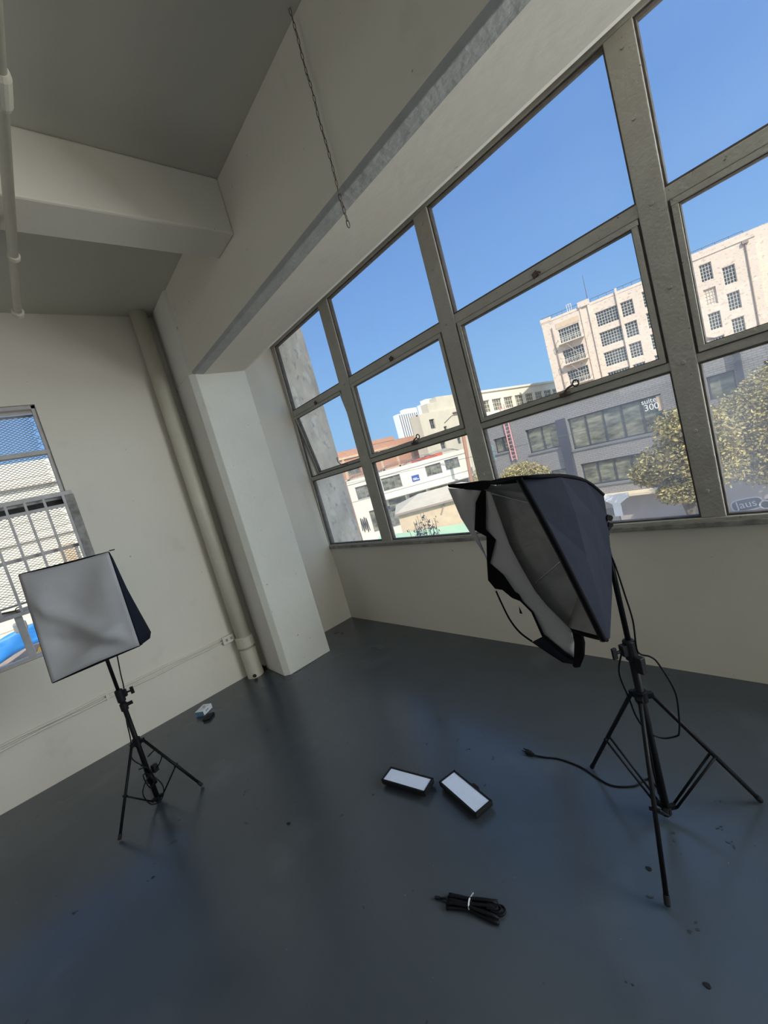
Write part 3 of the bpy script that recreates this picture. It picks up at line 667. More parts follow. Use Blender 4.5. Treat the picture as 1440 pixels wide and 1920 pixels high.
# ================================================================== THINGS ON THE FLOOR
def led(c, ang, tilt, L, Wd, label, knob):
    ca, sa = math.cos(ang), math.sin(ang)
    ax = Vector((ca, sa, 0)); ay = Vector((-sa, ca, 0)); q = math.sin(tilt)
    ay2 = Vector((ay.x * math.cos(tilt), ay.y * math.cos(tilt), q)); az = ax.cross(ay2)
    zc = .020 + abs(q) * Wd / 2; C_ = Vector((c[0], c[1], zc + .006))
    r = thing('led_panel_light', label, 'LED light', (c[0], c[1], 0), 'small LED panels on the floor')
    G().obox(C_ - az * .004, ax * L / 2, ay2 * Wd / 2, az * .010).build('housing', M_blackp, r, bevel=.004)
    g = G(); b = .009
    for s in (-1, 1):
        g.obox(C_ + az * .008 + ay2 * s * (Wd / 2 - b / 2), ax * L / 2, ay2 * b / 2, az * .004)
        g.obox(C_ + az * .008 + ax * s * (L / 2 - b / 2), ax * b / 2, ay2 * Wd / 2, az * .004)
    g.build('bezel', M_blackp, r, bevel=.0015)
    G().obox(C_ + az * .0072, ax * (L / 2 - b), ay2 * (Wd / 2 - b), az * .0015).build('light_panel', M_led, r)
    g = G(); g.obox(C_ - az * .018, ax * L * .28, ay2 * Wd * .30, az * .009); g.build('battery', M_blackp, r, bevel=.003)
    if knob:
        g = G(); p = C_ + ay2 * (Wd / 2 + .006) + ax * knob; g.tube([p - ax * .014, p + ax * .014], .009, 10); g.obox(p - az * .006, ax * .018, ay2 * .008, az * .004); g.build('bracket', M_blackp, r)
    return r
led((-1.612, 1.040), math.atan2(.055, .240), .0, .262, .092, 'small LED panel lying flat, the one farther from the softbox stand', 0)
led((-1.318, 1.130), math.atan2(-.050, .235), .0, .262, .100, 'small LED panel with a side bracket, the one nearer the softbox stand', .01)

cb = thing('bundled_cable', 'black cable folded into a bundle with a pale tie on the floor in front', 'cable', (-1.04, .77, 0))
a = Vector((-1.105, .733, 0)); b = Vector((-.935, .812, 0)); ax = (b - a).normalized(); ay = Vector((-ax.y, ax.x, 0))
g = G(); L = (b - a).length
for k in range(7):
    o_ = (k - 3) * .0062; wv = .8 + .2 * math.sin(k * 2.1)
    pts = []
    for i in range(13):
        t = i / 12; pinch = .50 + (.55 * (.45 - t) if t < .45 else 1.5 * (t - .45)) * math.sqrt(max(0, 1 - t * .55))
        e_ = math.sqrt(max(0, 1 - (2 * t - 1) ** 8))
        pts.append(a + ax * (L * t * (1 - .012 * k)) + ay * (o_ * pinch * 1.7 + .003 * math.sin(5 * t + k)) + Vector((0, 0, .008 + (.010 if k % 2 else .0) * e_)))
    g.tube(pts, .0056, 7)
for k in range(3):
    ee = b + ay * (-.012 + .004 * k) - ax * .012 * k; ff = b + ay * (.016 - .004 * k) - ax * .012 * k; g.tube(smooth_pts([ee - ax * .02, ee + ax * .006, (ee + ff) / 2 + ax * .018, ff + ax * .006, ff - ax * .02], 4)
, .0043, 7) if False else g.tube([Vector((p.x, p.y, .009 + .004 * k)) for p in smooth_pts([ee - ax * .02, ee + ax * .006, (ee + ff) / 2 + ax * .016, ff + ax * .006, ff - ax * .02], 4)], .0043, 7)
g.tube([a + Vector((0, 0, .012)) + ay * .004, a - ax * .012 + ay * .006 + Vector((0, 0, .008)), a - ax * .034 + ay * .004 + Vector((0, 0, .006))], .0040, 7)
cab = g.build('cable', M_wire, cb, smooth=True)
g = G(); m_ = a + ax * L * .44
g.tube([m_ + ay * .016 * math.cos(t * PI / 8) + Vector((0, 0, .014 + .012 * math.sin(t * PI / 8))) for t in range(17)], .0028, 6, cap=False)
g.tube([m_ + ay * .018 + Vector((0, 0, .02)), m_ + ay * .026 + ax * .012 + Vector((0, 0, .03))], .0022, 6); g.build('cable_tie', M_zip, cb)
g = G(); g.obox(a - ax * .040 + ay * .004 + Vector((0, 0, .008)), ax * .010, ay * .0045, (0, 0, .003)); g.build('connector', M_blackp, cb)

bx = thing('small_carton', 'small white and blue carton on the floor near the left wall', 'box', (-3.735, .685, 0))
ang = math.radians(36); ax = Vector((math.cos(ang), math.sin(ang), 0)); ay = Vector((-math.sin(ang), math.cos(ang), 0))
c = Vector((-3.735, .683, .022))
g = G(); g.obox(c, ax * .040, ay * .055, (0, 0, .020), 0); ob = g.build('carton', [M_wbox, M_bbox], bx, bevel=.0015)
G().obox(c - ay * .0555, ax * .0395, ay * .0004, (0, 0, .0175)).build('blue_side', M_bbox, bx)
M_ink = mat('printed_ink', (.12, .20, .30), .5)
g = G()
for q, (du, dv, l) in enumerate(((-.012, .025, .016), (-.004, .024, .02), (.006, .0, .022), (.014, .002, .014))): g.obox(c + ax * du + ay * dv * .8 + Vector((0, 0, .0204)), ax * .0018, ay * l * .8, (0, 0, .0003))
for q in range(3): g.obox(c + ax * .0402 + ay * (-.02 + q * .012) + Vector((0, 0, .004)), ax * .0003, ay * .004, (0, 0, .006))
g.build('printing', M_ink, bx)
bk_ = thing('battery_charger', 'small flat black charger lying beside the white carton', 'charger', (-3.58, .665, 0))
ang = math.radians(48); ax = Vector((math.cos(ang), math.sin(ang), 0)); ay = Vector((-math.sin(ang), math.cos(ang), 0)); c = Vector((-3.588, .672, .010))
G().obox(c, ax * .030, ay * .046, (0, 0, .009)).build('case', M_blackp, bk_, bevel=.004)
g = G(); g.obox(c + Vector((0, 0, .0095)), ax * .02, ay * .014, (0, 0, .002)); g.build('contact_plate', M_dark, bk_, bevel=.001)
# flakes of dirt and paint
def flake(name, x, y, s, m, label, seed):
    r = random.Random(seed); n = 7; pts = [(x + s * r.uniform(.5, 1) * math.cos(2 * PI * k / n) * 1.3, y + s * r.uniform(.5, 1) * math.sin(2 * PI * k / n), .0005) for k in range(n)]
    g = G(); g.prism(pts, (0, 0, .001 + s * .06)); o = g.build(name, m, None, loc=(x, y, 0)); return tag(o, label, 'debris')
flake('dirt_clump', -3.80, 2.12, .035, M_rust, 'dark dirt clump on the floor between the column and the window wall', 1)
flake('dirt_clump', -3.70, 2.13, .02, M_rust, 'smaller dark dirt clump just right of the bigger one by the window wall corner', 2)
flake('paint_chip', -2.88, .86, .008, M_blackp, 'tiny dark chip on the floor in front of the white carton', 3)
flake('paint_chip', -1.99, .55, .010, M_blackp, 'tiny dark chip on the floor between the left stand and the LED panels', 5)
flake('paint_chip', -.60, 1.22, .010, M_blackp, 'dark scuffed chip on the floor beside the near leg of the right stand', 8)
flake('paint_chip', -.40, .98, .009, M_blackp, 'dark chip on the floor at the lower right', 9)

# dried dirt specks and scuffs stuck to the floor, too many and small to be things
M_speck = mat('dark_floor_dirt', (.020, .022, .026), .7)
r = random.Random(4); g = G()
for x, y in [(-.571, 1.397), (-.561, 1.367), (-.449, 1.505), (-.569, 1.13), (-.461, 1.091), (-.562, .866), (-.484, 1.61), (-2.445, .512), (-2.217, .417), (-2.458, .136), (-2.34, -.002),
             (-2.49, -.286), (-2.859, .819), (-1.785, 1.48), (-1.589, 1.426), (-1.728, 1.307), (-1.344, 1.40), (-1.487, 1.388), (-.452, 1.127), (-.422, 1.45), (-1.734, .903), (-.561, 2.165), (-.57, 2.033)]:
    for q in range(r.randrange(1, 4)):
        sx, sy, a0 = r.uniform(.003, .010), r.uniform(.002, .006), r.uniform(0, 3); cx, cy = x + r.uniform(-.02, .02) * (q > 0), y + r.uniform(-.02, .02) * (q > 0)
        pts = []
        for k in range(7):
            a = 2 * PI * k / 7; px_, py_ = sx * math.cos(a) * r.uniform(.6, 1.1), sy * math.sin(a) * r.uniform(.6, 1.1)
            pts.append((cx + px_ * math.cos(a0) - py_ * math.sin(a0), cy + px_ * math.sin(a0) + py_ * math.cos(a0), .0002))
        g.prism(pts, (0, 0, .0008))
tag(g.build('floor_dirt', M_speck), 'scattered dark dirt specks and scuffs stuck to the grey floor', 'dirt', kind='stuff')

# ================================================================== OUTSIDE
GZ = -8.0
M_street = mat('asphalt', (.42, .38, .33), .9, col2=(.34, .31, .27), vscale=1.5)
M_conc = mat('weathered_outer_concrete', (.70, .64, .54), .85, col2=(.46, .42, .36), vscale=5, bump=.6, bscale=12, aniso=(1, 1, .6),
             stains=[(9, .56, .64, (.72, .69, .62), .8), (16, .58, .68, (.26, .25, .24), .6)])
M_gwin = mat('dark_window_glass', (.035, .045, .055), .08, spec=1.0)
M_gwin2 = mat('painted_reflection_glass', (.035, .042, .042), .06, spec=.7, col2=(.30, .30, .22), vscale=1.5, aniso=(.6, 1, 1.8))  # pale streaks in the colour imitate reflections
M_gray = brick_mat('grey_painted_brick', (.30, .29, .288), (.265, .255, .255), (.17, .16, .16), .42, .14, .016)
M_pil = mat('dark_grey_metal', (.045, .05, .075), .5)
M_gframe = mat('grey_window_frame', (.20, .205, .21), .5)
M_tan = brick_mat('weathered_pale_brick', (.66, .55, .45), (.60, .50, .42), (.50, .42, .36), 1.0, .32, .02)
M_pale = mat('pale_peeling_paint', (.72, .60, .50), .85, col2=(.67, .55, .46), vscale=.8, stains=[(2.2, .60, .66, (.36, .28, .22), .65), (.6, .6, .75, (.80, .70, .60), .6), (4.5, .62, .68, (.40, .31, .25), .5)], aniso=(1, 1, 2.2))
M_white = mat('white_render', (.80, .77, .66), .8, col2=(.74, .71, .60), vscale=.6)
M_cream = mat('cream_render', (.64, .58, .46), .85, col2=(.55, .50, .40), vscale=.5)
M_redb = brick_mat('red_brick', (.52, .26, .17), (.46, .22, .15), (.50, .38, .30), .6, .2, .02)
M_stuc = mat('tan_stucco', (.66, .51, .36), .9, col2=(.57, .43, .30), vscale=3, bump=.5, bscale=4)
M_roof = mat('cream_roof', (.62, .55, .44), .8, col2=(.55, .48, .38), vscale=2)
M_green = mat('green_awning', (.36, .54, .39), .7, col2=(.32, .49, .35), vscale=2)
M_mtn = mat('white_muntin', (.70, .64, .56), .6)
M_tower = mat('white_tower', (.82, .82, .80), .7)
M_blue = mat('blue_sign_paint', (.03, .08, .35), .5)
M_signw = mat('white_sign_paint', (.85, .87, .9), .5)
M_pink = mat('pink_red_ladder', (.80, .40, .40), .6)
M_leaf = mat('olive_leaves', (.42, .35, .14), .7, col2=(.14, .12, .045), vscale=2.6)
M_leaf2 = mat('yellow_leaves', (.60, .50, .20), .7, col2=(.30, .25, .09), vscale=2.6)
M_leafd = mat('dark_leaves', (.02, .035, .03), .7, col2=(.012, .02, .018), vscale=5)
M_bark = mat('bark', (.16, .13, .10), .9)
M_iron = mat('iron_fire_escape', (.30, .24, .21), .6)
M_orange = mat('orange_beam', (.50, .24, .14), .7)
M_wdark = mat('dark_wire', (.10, .10, .10), .6)

struct(G().box(-140, 90, -60, 160, GZ - .5, GZ).build('street', M_street))
# our own building: the outer pier beside the window and the storeys below
struct(G().box(XW - .30, XW + .03, W + .05, 2.90, GZ, 5.5).build('outer_pier', M_conc))
struct(G().box(XW - .3, 9, YS - 4, W + .30, GZ, -.25).build('building_base', M_conc))

def frame_fn(P0, az):
    a = math.radians(az); t = Vector((-math.sin(a), math.cos(a), 0)); n = Vector((-t.y, t.x, 0))
    if (CAM - Vector(P0)).dot(n) < 0: n = -n
    P = Vector(P0)
    return (lambda u, d, z: tuple(Vector((P.x, P.y, 0)) + t * u + n * d + Vector((0, 0, z)))), t, n
def fbox(g, f, u0, u1, d0, d1, z0, z1, mi=0):
    vs = [f(u, d, z) for z in (z0, z1) for d in (d0, d1) for u in (u0, u1)]
    g.add(vs, [(0, 2, 3, 1), (4, 5, 7, 6), (0, 1, 5, 4), (1, 3, 7, 5), (3, 2, 6, 7), (2, 0, 4, 6)], mi)
def window(root, f, u0, u1, z0, z1, cols, rows, mf, mg=None, ft=.10, mt=.06, dep=.25, name='window', blind=None):
    if u0 > u1: u0, u1 = u1, u0
    g = G()
    for a, b in ((u0, u0 + ft), (u1 - ft, u1)): fbox(g, f, a, b, -dep + .02, -dep + .10, z0, z1)
    for a, b in ((z0, z0 + ft), (z1 - ft, z1)): fbox(g, f, u0, u1, -dep + .02, -dep + .10, a, b)
    for i in range(1, cols):
        c = u0 + (u1 - u0) * i / cols; fbox(g, f, c - mt / 2, c + mt / 2, -dep + .02, -dep + .08, z0, z1)
    for i in range(1, rows):
        c = z0 + (z1 - z0) * i / rows; fbox(g, f, u0, u1, -dep + .02, -dep + .08, c - mt / 2, c + mt / 2)
    o = g.build(name, mf, root)
    p = G(); fbox(p, f, u0, u1, -dep - .03, -dep, z0, z1); p.build('glass', mg or M_gwin, o)
    return o
def block(root, f, u0, u1, z0, z1, holes, depth, m, back, name='wall', wt=.3):
    g = G(); holed(g, f, u0, u1, z0, z1, holes, wt)
    fbox(g, f, u0, u1, -back, -wt - .25, z0, z1)                     # the body behind the front sheet
    fbox(g, f, u0, u0 + .2, -wt - .26, -wt + .01, z0, z1); fbox(g, f, u1 - .2, u1, -wt - .26, -wt + .01, z0, z1); fbox(g, f, u0, u1, -wt - .26, -wt + .01, z1 - .2, z1)
    return g.build(name, m, root)

# ---- grey brick building across the street
gb = thing('brick_building', 'dark grey painted brick building with long dark windows across the street', 'building', (-10, 34, GZ))
f, t_, n_ = frame_fn((0, 34, 0), 90)
# (u runs to the west, so x = -u)
WN = [(8.35, -1.13, 14.9, 1.38, 5, 1), (9.75, -4.27, 14.65, -2.42, 4, 1), (15.9, -.66, 18.65, 1.42, 2, 1), (20.3, .05, 21.95, 1.4, 2, 1),
      (4.4, .1, 5.8, 1.60, 1, 1), (1.6, -1.0, 3.05, 1.6, 1, 1), (15.9, -4.2, 18.6, -2.5, 2, 1), (4.4, -4.2, 7.4, -2.4, 2, 1), (-4, -1.0, -.5, 1.5, 2, 1)]
block(gb, f, -12, 22.9, GZ, 3.35, [(a, b, c, d) for a, b, c, d, _, _ in WN], .3, M_gray, 14)
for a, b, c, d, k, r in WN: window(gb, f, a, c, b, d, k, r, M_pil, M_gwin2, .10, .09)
g = G()
for a, b, c, d, k, r in WN[:4]: fbox(g, f, a - .1, c + .15, 0, .10, b - .16, b)
fbox(g, f, -12, 22.9, -.3, .08, 3.30, 3.50); g.build('ledge', M_gframe, gb)
for u0, u1 in ((15.05, 15.72), (3.98, 4.22), (-.2, .3)):
    g = G(); fbox(g, f, u0, u1, 0, .35, -8 if u0 > 10 else -2, 1.55 if u0 > 10 else 3.3); g.build('pilaster', M_pil, gb)
g = G(); fbox(g, f, 8.32, 8.68, -.2, -.1, .25, 1.30); g.build('boarded_panel', M_stuc, gb)
g = G(); fbox(g, f, 9.0, 15.5, 0, 1.1, -5.30, -5.12); g.build('canopy', mat('tan_canopy', (.78, .66, .46), .7), gb)
g = G(); fbox(g, f, 1.0, 15.0, -.02, .05, -7.7, -5.45); g.build('street_level_wall', mat('dusty_pink_grey_render', (.44, .40, .40), .8, col2=(.38, .35, .36), vscale=1), gb)
for u0, u1 in ((12.6, 14.2),):
    g = G(); fbox(g, f, u0, u1, 0, .09, -8, -6.3); g.build('garage_door', M_gframe, gb)
def text(s, f, u, z, d, size, m, name, root, rotd=0, t=None, n=None):
    cu = bpy.data.curves.new(name, 'FONT'); cu.body = s; cu.size = size; cu.extrude = .01; cu.materials.append(m)
    cu.align_x = 'CENTER'; cu.align_y = 'CENTER'
    tmp = bpy.data.objects.new(name, cu)
    me = bpy.data.meshes.new_from_object(tmp); bpy.data.objects.remove(tmp)
    o = bpy.data.objects.new(name, me); COL.objects.link(o)
    X = -t if (Vector((0, 0, 1)).cross(n)).dot(-t) > 0 else t      # left-to-right as seen from outside
    X = Vector((0, 0, 1)).cross(n)
    Mx = Matrix(((X.x, 0, n.x), (X.y, 0, n.y), (0, 1, 0))).to_4x4()
    q = Matrix.Rotation(math.radians(rotd), 4, 'Z'); Mx = Mx @ q; Mx.translation = Vector(f(u, d, z))
    o.parent = root; o.matrix_world = Mx
    rl = BASE.get(root.name, Vector((0, 0, 0))) if root else Vector((0, 0, 0))
    o.matrix_parent_inverse = Matrix.Identity(4); loc = Matrix.Translation(-rl) @ Mx; o.matrix_basis = loc
    return o
text('suite', f, 9.15, 1.10, -.10, .50, M_signw, 'window_lettering', gb, t=t_, n=n_)
text('300', f, 9.05, .64, -.10, .62, M_signw, 'window_lettering', gb, t=t_, n=n_)
M_cyan = mat('cyan_paint', (.25, .60, .62), .6)
text('QVIRE', f, 22.35, .2, .03, .55, M_cyan, 'wall_lettering', gb, rotd=-90, t=t_, n=n_)
# graffiti tags at street level
def scribble(g, f, u, z, w_, h_, seed, th=.06):
    r = random.Random(seed); pts = []
    for k in range(9): pts.append(f(u - w_ * (k / 8 - .5), .04, z + h_ * (.5 if k % 2 else -.5) * r.uniform(.5, 1)))
    g.tube(smooth_pts(pts, 5), th, 6)
M_graf = mat('white_graffiti_paint', (.66, .68, .72), .6); M_grafd = mat('black_graffiti_paint', (.05, .05, .06), .6)
def pill(g, u, z, w_, h_, d0, d1, tilt=0):
    pts = []
    for k in range(20):
        a = 2 * PI * k / 20; x = math.copysign(abs(math.cos(a)) ** .6, math.cos(a)) * w_ / 2; y = math.copysign(abs(math.sin(a)) ** .6, math.sin(a)) * h_ / 2
        pts.append(f(u - (x * math.cos(tilt) - y * math.sin(tilt)), d0, z + x * math.sin(tilt) + y * math.cos(tilt)))
    g.prism(pts, tuple(n_ * (d1 - d0)))
g = G(); pill(g, 4.95, -6.95, 1.65, .85, .05, .07, .15); g.build('graffiti_outline', M_graf, gb)
g = G(); pill(g, 4.95, -6.95, 1.5, .70, .07, .09, .15); g.build('graffiti_fill', mat('dark_blue_graffiti_paint', (.06, .08, .16), .6), gb)
text('Jaus', f, 4.98, -6.93, .12, .68, M_graf, 'graffiti', gb, rotd=8, t=t_, n=n_)
g = G(); pill(g, 3.75, -7.15, 1.1, .8, .05, .08, -.1); g.build('graffiti_fill', M_grafd, gb)
text('OG', f, 3.75, -7.12, .12, .85, M_graf, 'graffiti', gb, rotd=-6, t=t_, n=n_)
g = G(); pill(g, 2.9, -6.3, 1.5, .45, .05, .08, -.9); g.build('graffiti_stripe', M_graf, gb)
# pinkish ladder fixed to the grey wall
ld_ = thing('wall_ladder', 'pinkish red metal ladder fixed upright on the grey brick wall', 'ladder', (-20.15, 33.9, -.5))
for u in (19.95, 20.42): g = G(); fbox(g, f, u - .035, u + .035, .12, .19, -.9, 4.2); g.build('rail', M_pink, ld_)
for k in range(15): g = G(); fbox(g, f, 19.95, 20.42, .13, .17, -.8 + k * .33, -.75 + k * .33); g.build('rung', M_pink, ld_)
# white cross-shaped sign on a post at street level
sg = thing('white_street_sign', 'white T shaped board standing in front of the grey building', 'sign', (-11.1, 30, GZ))
g = G(); g.box(-11.95, -10.3, 29.95, 30.05, -4.75, -4.45); g.add([(-11.9, 29.95, -4.75), (-10.35, 29.95, -4.75), (-10.85, 29.95, -5.1), (-11.4, 29.95, -5.1)], [(0, 1, 2, 3)])
g.build('board', M_signw, sg, solid=.04); G().box(-11.38, -10.88, 29.95, 30.05, -6.0, -4.75).build('stem_board', M_signw, sg)
G().tube([(-11.13, 30.1, GZ), (-11.13, 30.1, -4.6)], .05, 8).build('post', M_gframe, sg)

# ---- tall pale building
pb = thing('warehouse_building', 'tall pale peeling warehouse with grids of small paned windows', 'building', (-20, 82, GZ))
f, t_, n_ = frame_fn((-6.38, 85.0, 0), 106)
PW = []
for (ua, ub) in ((4.95, 6.45), (2.35, 3.95)): pass
FH = 3.65
for k in range(5):
    dz = -FH * k
    PW += [(17.45, 14.75 + dz * .93, 20.75, 17.15 + dz * .93, 8, 5), (15.25, 14.75 + dz * .93, 17.0, 17.15 + dz * .93, 4, 5), (12.0, 15.0 + dz * .93, 13.9, 17.5 + dz * .93, 4, 5)]
for k in range(4):
    PW += [(5.0, 15.45 + (-3.6) * k, 6.45, 17.95 + (-3.6) * k, 4, 5), (2.5, 13.85 - 3.75 * k, 3.95, 16.4 - 3.75 * k, 4, 5)]
    PW += [(23.4, 14.35 - 3.7 * k, 26.8, 16.8 - 3.7 * k, 8, 4)]
PW = [p for p in PW if p[1] > -6]
wl = block(pb, f, 0, 29.2, GZ, 19.0, [(a, b, c, d) for a, b, c, d, _, _ in PW], .35, M_pale, 22)
for i, (a, b, c, d, k, r) in enumerate(PW):
    o = window(pb, f, a, c, b, d, k, r, M_mtn, M_pale if (abs(a - 5.0) < .01 and abs(d - 14.35) < .1) else M_gwin, .08, .055, .3)
g = G(); fbox(g, f, 17.05, 17.40, 0, .3, GZ, 19.6); fbox(g, f, 21.2, 21.6, 0, .25, GZ, 19.4); fbox(g, f, 22.6, 22.85, 0, .15, GZ, 19.2); g.build('pilaster', M_pale, pb)
g = G(); fbox(g, f, -.1, 12.5, -.5, .12, 18.9, 19.9); fbox(g, f, 12.5, 29.3, -.5, .05, 18.7, 19.1); fbox(g, f, 21.2, 23.0, -.5, .3, 18.9, 19.8); fbox(g, f, 27.5, 29.3, -.5, .1, 18.9, 19.5); g.build('parapet', M_pale, pb)
g = G(); fbox(g, f, 1.0, 1.12, 0, .2, -6, 18.4); fbox(g, f, .7, 1.4, 0, .35, 18.4, 18.8); g.build('downpipe', M_iron, pb)
g = G(); fbox(g, f, 27.6, 27.75, 0, .2, -6, 17.5); g.build('downpipe', M_iron, pb)
g = G()                                                         # roof rail
for u0, u1 in ((1, 12), (12.5, 21), (23, 29)):
    g.tube([f(u0, -.4, 20.3 if u0 == 1 else 19.7), f(u1, -.4, 20.3 if u0 == 1 else 19.7)], .04, 5)
    for k in range(8): uu = u0 + (u1 - u0) * k / 7; g.tube([f(uu, -.4, 19), f(uu, -.4, 20.3 if u0 == 1 else 19.7)], .03, 4)
g.build('roof_rail', M_wdark, pb)
g = G(); g.tube([f(21.5, -3, 19), f(21.5, -3, 24.6)], [.07, .03], 5); g.build('mast', M_wdark, pb)
g = G(); 
for u in (24.0, 24.35, 24.7): g.tube([f(u, -.3, 19), f(u, -.3, 20.3)], .05, 5)
g.tube([f(24.0, -.3, 20.3), f(24.7, -.3, 20.3)], .05, 5); g.build('roof_hoop', M_mtn, pb)
# fire escape: balconies and stairs
fe = G()
for k in range(4):
    zb = 14.2 - 3.7 * k
    fbox(fe, f, 23.0, 27.1, .05, 1.1, zb - .12, zb - .04)
    fbox(fe, f, 23.0, 27.1, 1.05, 1.1, zb + .85, zb + .92)
    for q in range(17): fbox(fe, f, 23.0 + q * .256, 23.05 + q * .256, 1.05, 1.1, zb - .1, zb + .9)
    for q in (23.0, 27.05): fbox(fe, f, q, q + .05, .05, 1.1, zb + .85, zb + .92)
fe.build('fire_escape_balcony', M_mtn, pb)
fe = G()
for k in range(3):
    zb = 14.2 - 3.7 * k
    for dd in (.5, .95):
        fe.bar(f(25.9, dd, zb - .1), f(23.6, dd, zb - 3.6), .05, .16)
    for q in range(12): tt = q / 12; fe.bar(f(25.9 - 2.3 * tt, .5, zb - .1 - 3.5 * tt), f(25.9 - 2.3 * tt, .95, zb - .1 - 3.5 * tt), .2, .03)
fe.build('fire_escape_stair', M_iron, pb)
g = G(); fbox(g, f, 23.2, 27.0, .02, .05, 17.0, 17.9); g.build('faded_sign_band', M_stuc, pb)
# east side wing steps beyond the corner
f2, _, _ = frame_fn((-6.38, 85.0, 0), 16)
g = G(); fbox(g, f2, 4, 6, -4, .05, GZ, 20.8); g.build('side_turret', M_pale, pb)

# small rooftop hut on the grey building
rh = thing('rooftop_hut', 'small rooftop hut with a dark gable on the roof of the grey building', 'hut', (-7.0, 42, 3.35))
g = G(); g.box(-8.9, -6.4, 41, 43, 3.36, 4.35); g.build('hut_wall', M_pale, rh)
g = G(); g.prism([(-9.1, 40.9, 4.35), (-6.2, 40.9, 4.35), (-7.4, 40.9, 5.0), (-8.0, 40.9, 5.0)], (0, 2.3, 0)); g.build('hut_roof', M_iron, rh)
G().box(-7.4, -6.8, 40.97, 41.0, 3.4, 4.2).build('hut_door', M_redb, rh)

# ---- long low white building (faces east)
lb = thing('long_white_building', 'long low white building with a row of tall windows below the pale warehouse', 'building', (-45, 80, GZ))
f, _, _ = frame_fn((-45, 0, 0), 0)
holes = [(68.2 + 4.35 * k, 6.5, 71.6 + 4.35 * k, 8.85) for k in range(8)]
block(lb, f, 68.05, 104, GZ, 10.7, holes, .35, M_white, 2.5)
for a, b, c, d in holes: window(lb, f, a, c, b, d, 4, 3, M_mtn, M_gwin2, .12, .09, .3)
g = G(); fbox(g, f, 68.05, 104, 0, .25, 10.35, 10.75); fbox(g, f, 68.05, 104, 0, .2, 5.9, 6.2); g.build('cornice', M_white, lb)
# ---- cream block with few windows
cb2 = thing('cream_block_building', 'cream windowless block with small square windows left of the long white building', 'building', (-42, 54, GZ))
f, _, _ = frame_fn((-42, 0, 0), 0)
ho = [(49.4, 5.4, 50.6, 6.9), (52.4, 4.55, 53.2, 5.4), (50.6, 2.0, 51.8, 3.0), (55.0, 2.1, 55.9, 3.1)]
block(cb2, f, 47.4, 60.5, GZ, 7.95, ho, .35, M_cream, 2.0)
for a, b, c, d in ho: window(cb2, f, a, c, b, d, 2, 2, M_gframe, M_gwin, .1, .06, .3)
g = G(); fbox(g, f, 53.0, 60.5, -2.0, -.6, 7.95, 10.3); fbox(g, f, 50.6, 53.0, -2.0, -.6, 7.95, 9.5); g.build('upper_storey', M_cream, cb2)
g = G()
for k in range(9): fbox(g, f, 55.6 + k * .45, 55.85 + k * .45, .02, .15, 7.0, 7.15)
fbox(g, f, 55.4, 59.8, 0, .5, 7.2, 7.32); g.build('overhang', M_iron, cb2)
tw = thing('white_tower_building', 'distant white high rise with vertical window strips on the skyline', 'building', (-112, 120, GZ))
f, _, _ = frame_fn((-110, 0, 0), 0)
g = G(); fbox(g, f, 112.6, 124, -2.5, 0, GZ, 19.7); fbox(g, f, 124, 132, -4, -1, GZ, 18.5); fbox(g, f, 131.5, 138, -4, -1, GZ, 24); fbox(g, f, 129, 131.6, -4, -1, GZ, 22.3); g.build('tower_wall', M_tower, tw)
g = G(); fbox(g, f, 117, 124, -2.5, 0, 19.7, 21.2); g.build('tower_step', M_tower, tw)
g = G()
for k in range(9): fbox(g, f, 113.3 + k * 1.2, 113.85 + k * 1.2, 0, .08, 0, 19.3)
g.build('window_strips', M_gframe, tw)
# ---- red brick building
rb = thing('red_brick_building', 'low red brick building with pale bands behind the white house', 'building', (-48, 50, GZ))
f, _, _ = frame_fn((-48, 0, 0), 0)
ho = [(36.2, 1.9, 38.6, 3.5)]
block(rb, f, 28, 68, GZ, 5.55, ho, .35, M_redb, 10)
window(rb, f, 36.2, 38.6, 1.9, 3.5, 3, 2, M_gframe, M_gwin2, .1, .08, .3)
g = G(); fbox(g, f, 28, 68, 0, .18, 4.35, 4.65); fbox(g, f, 28, 68, 0, .12, 1.2, 1.4)
for k in range(9): fbox(g, f, 35.6 + 3.6 * k, 36.0 + 3.6 * k, 0, .12, 1.2, 4.4)
g.build('pale_band', M_stuc, rb)
g = G(); fbox(g, f, 41.3, 46.9, -.5, .05, 5.55, 6.15); fbox(g, f, 55, 63, -.5, .05, 5.3, 6.2); g.build('stepped_parapet', M_redb, rb)
# ---- white two-storey house facing the corner (scaled to stand 45 m off)
K = 1.35
wh = thing('white_house', 'white two storey house with sliding windows and a small blue sign', 'house', (-32, 31, GZ))
f, t_, n_ = frame_fn((-24 * K, 23.5 * K, 0), 135.6)
def zs_(z): return 1.55 + (z - 1.55) * K
ho = [(.34 * K, zs_(-.26), 1.93 * K, zs_(.80)), (-3.07 * K, zs_(-.05), -1.78 * K, zs_(.82)), (-4.55 * K, zs_(.03), -3.41 * K, zs_(.87)), (3.05 * K, zs_(-.39), 4.18 * K, zs_(.68)), (.9 * K, zs_(-3.3), 3.6 * K, zs_(-1.5))]
block(wh, f, -5.45 * K, 4.72 * K, GZ, zs_(1.33), ho, .3, M_white, 9)
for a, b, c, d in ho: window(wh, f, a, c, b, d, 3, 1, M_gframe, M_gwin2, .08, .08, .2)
g = G(); fbox(g, f, -5.3 * K, 2.1 * K, 0, .9, zs_(-.92), zs_(-.80)); g.build('awning', M_white, wh)
for k in range(5):
    u = (2.0 - 1.75 * k) * K; g = G()
    g.prism([f(u, 0, zs_(-.93)), f(u, .9, zs_(-.93)), f(u, 0, zs_(-1.45))], tuple(t_ * .15)); g.build('awning_bracket', M_white, wh)
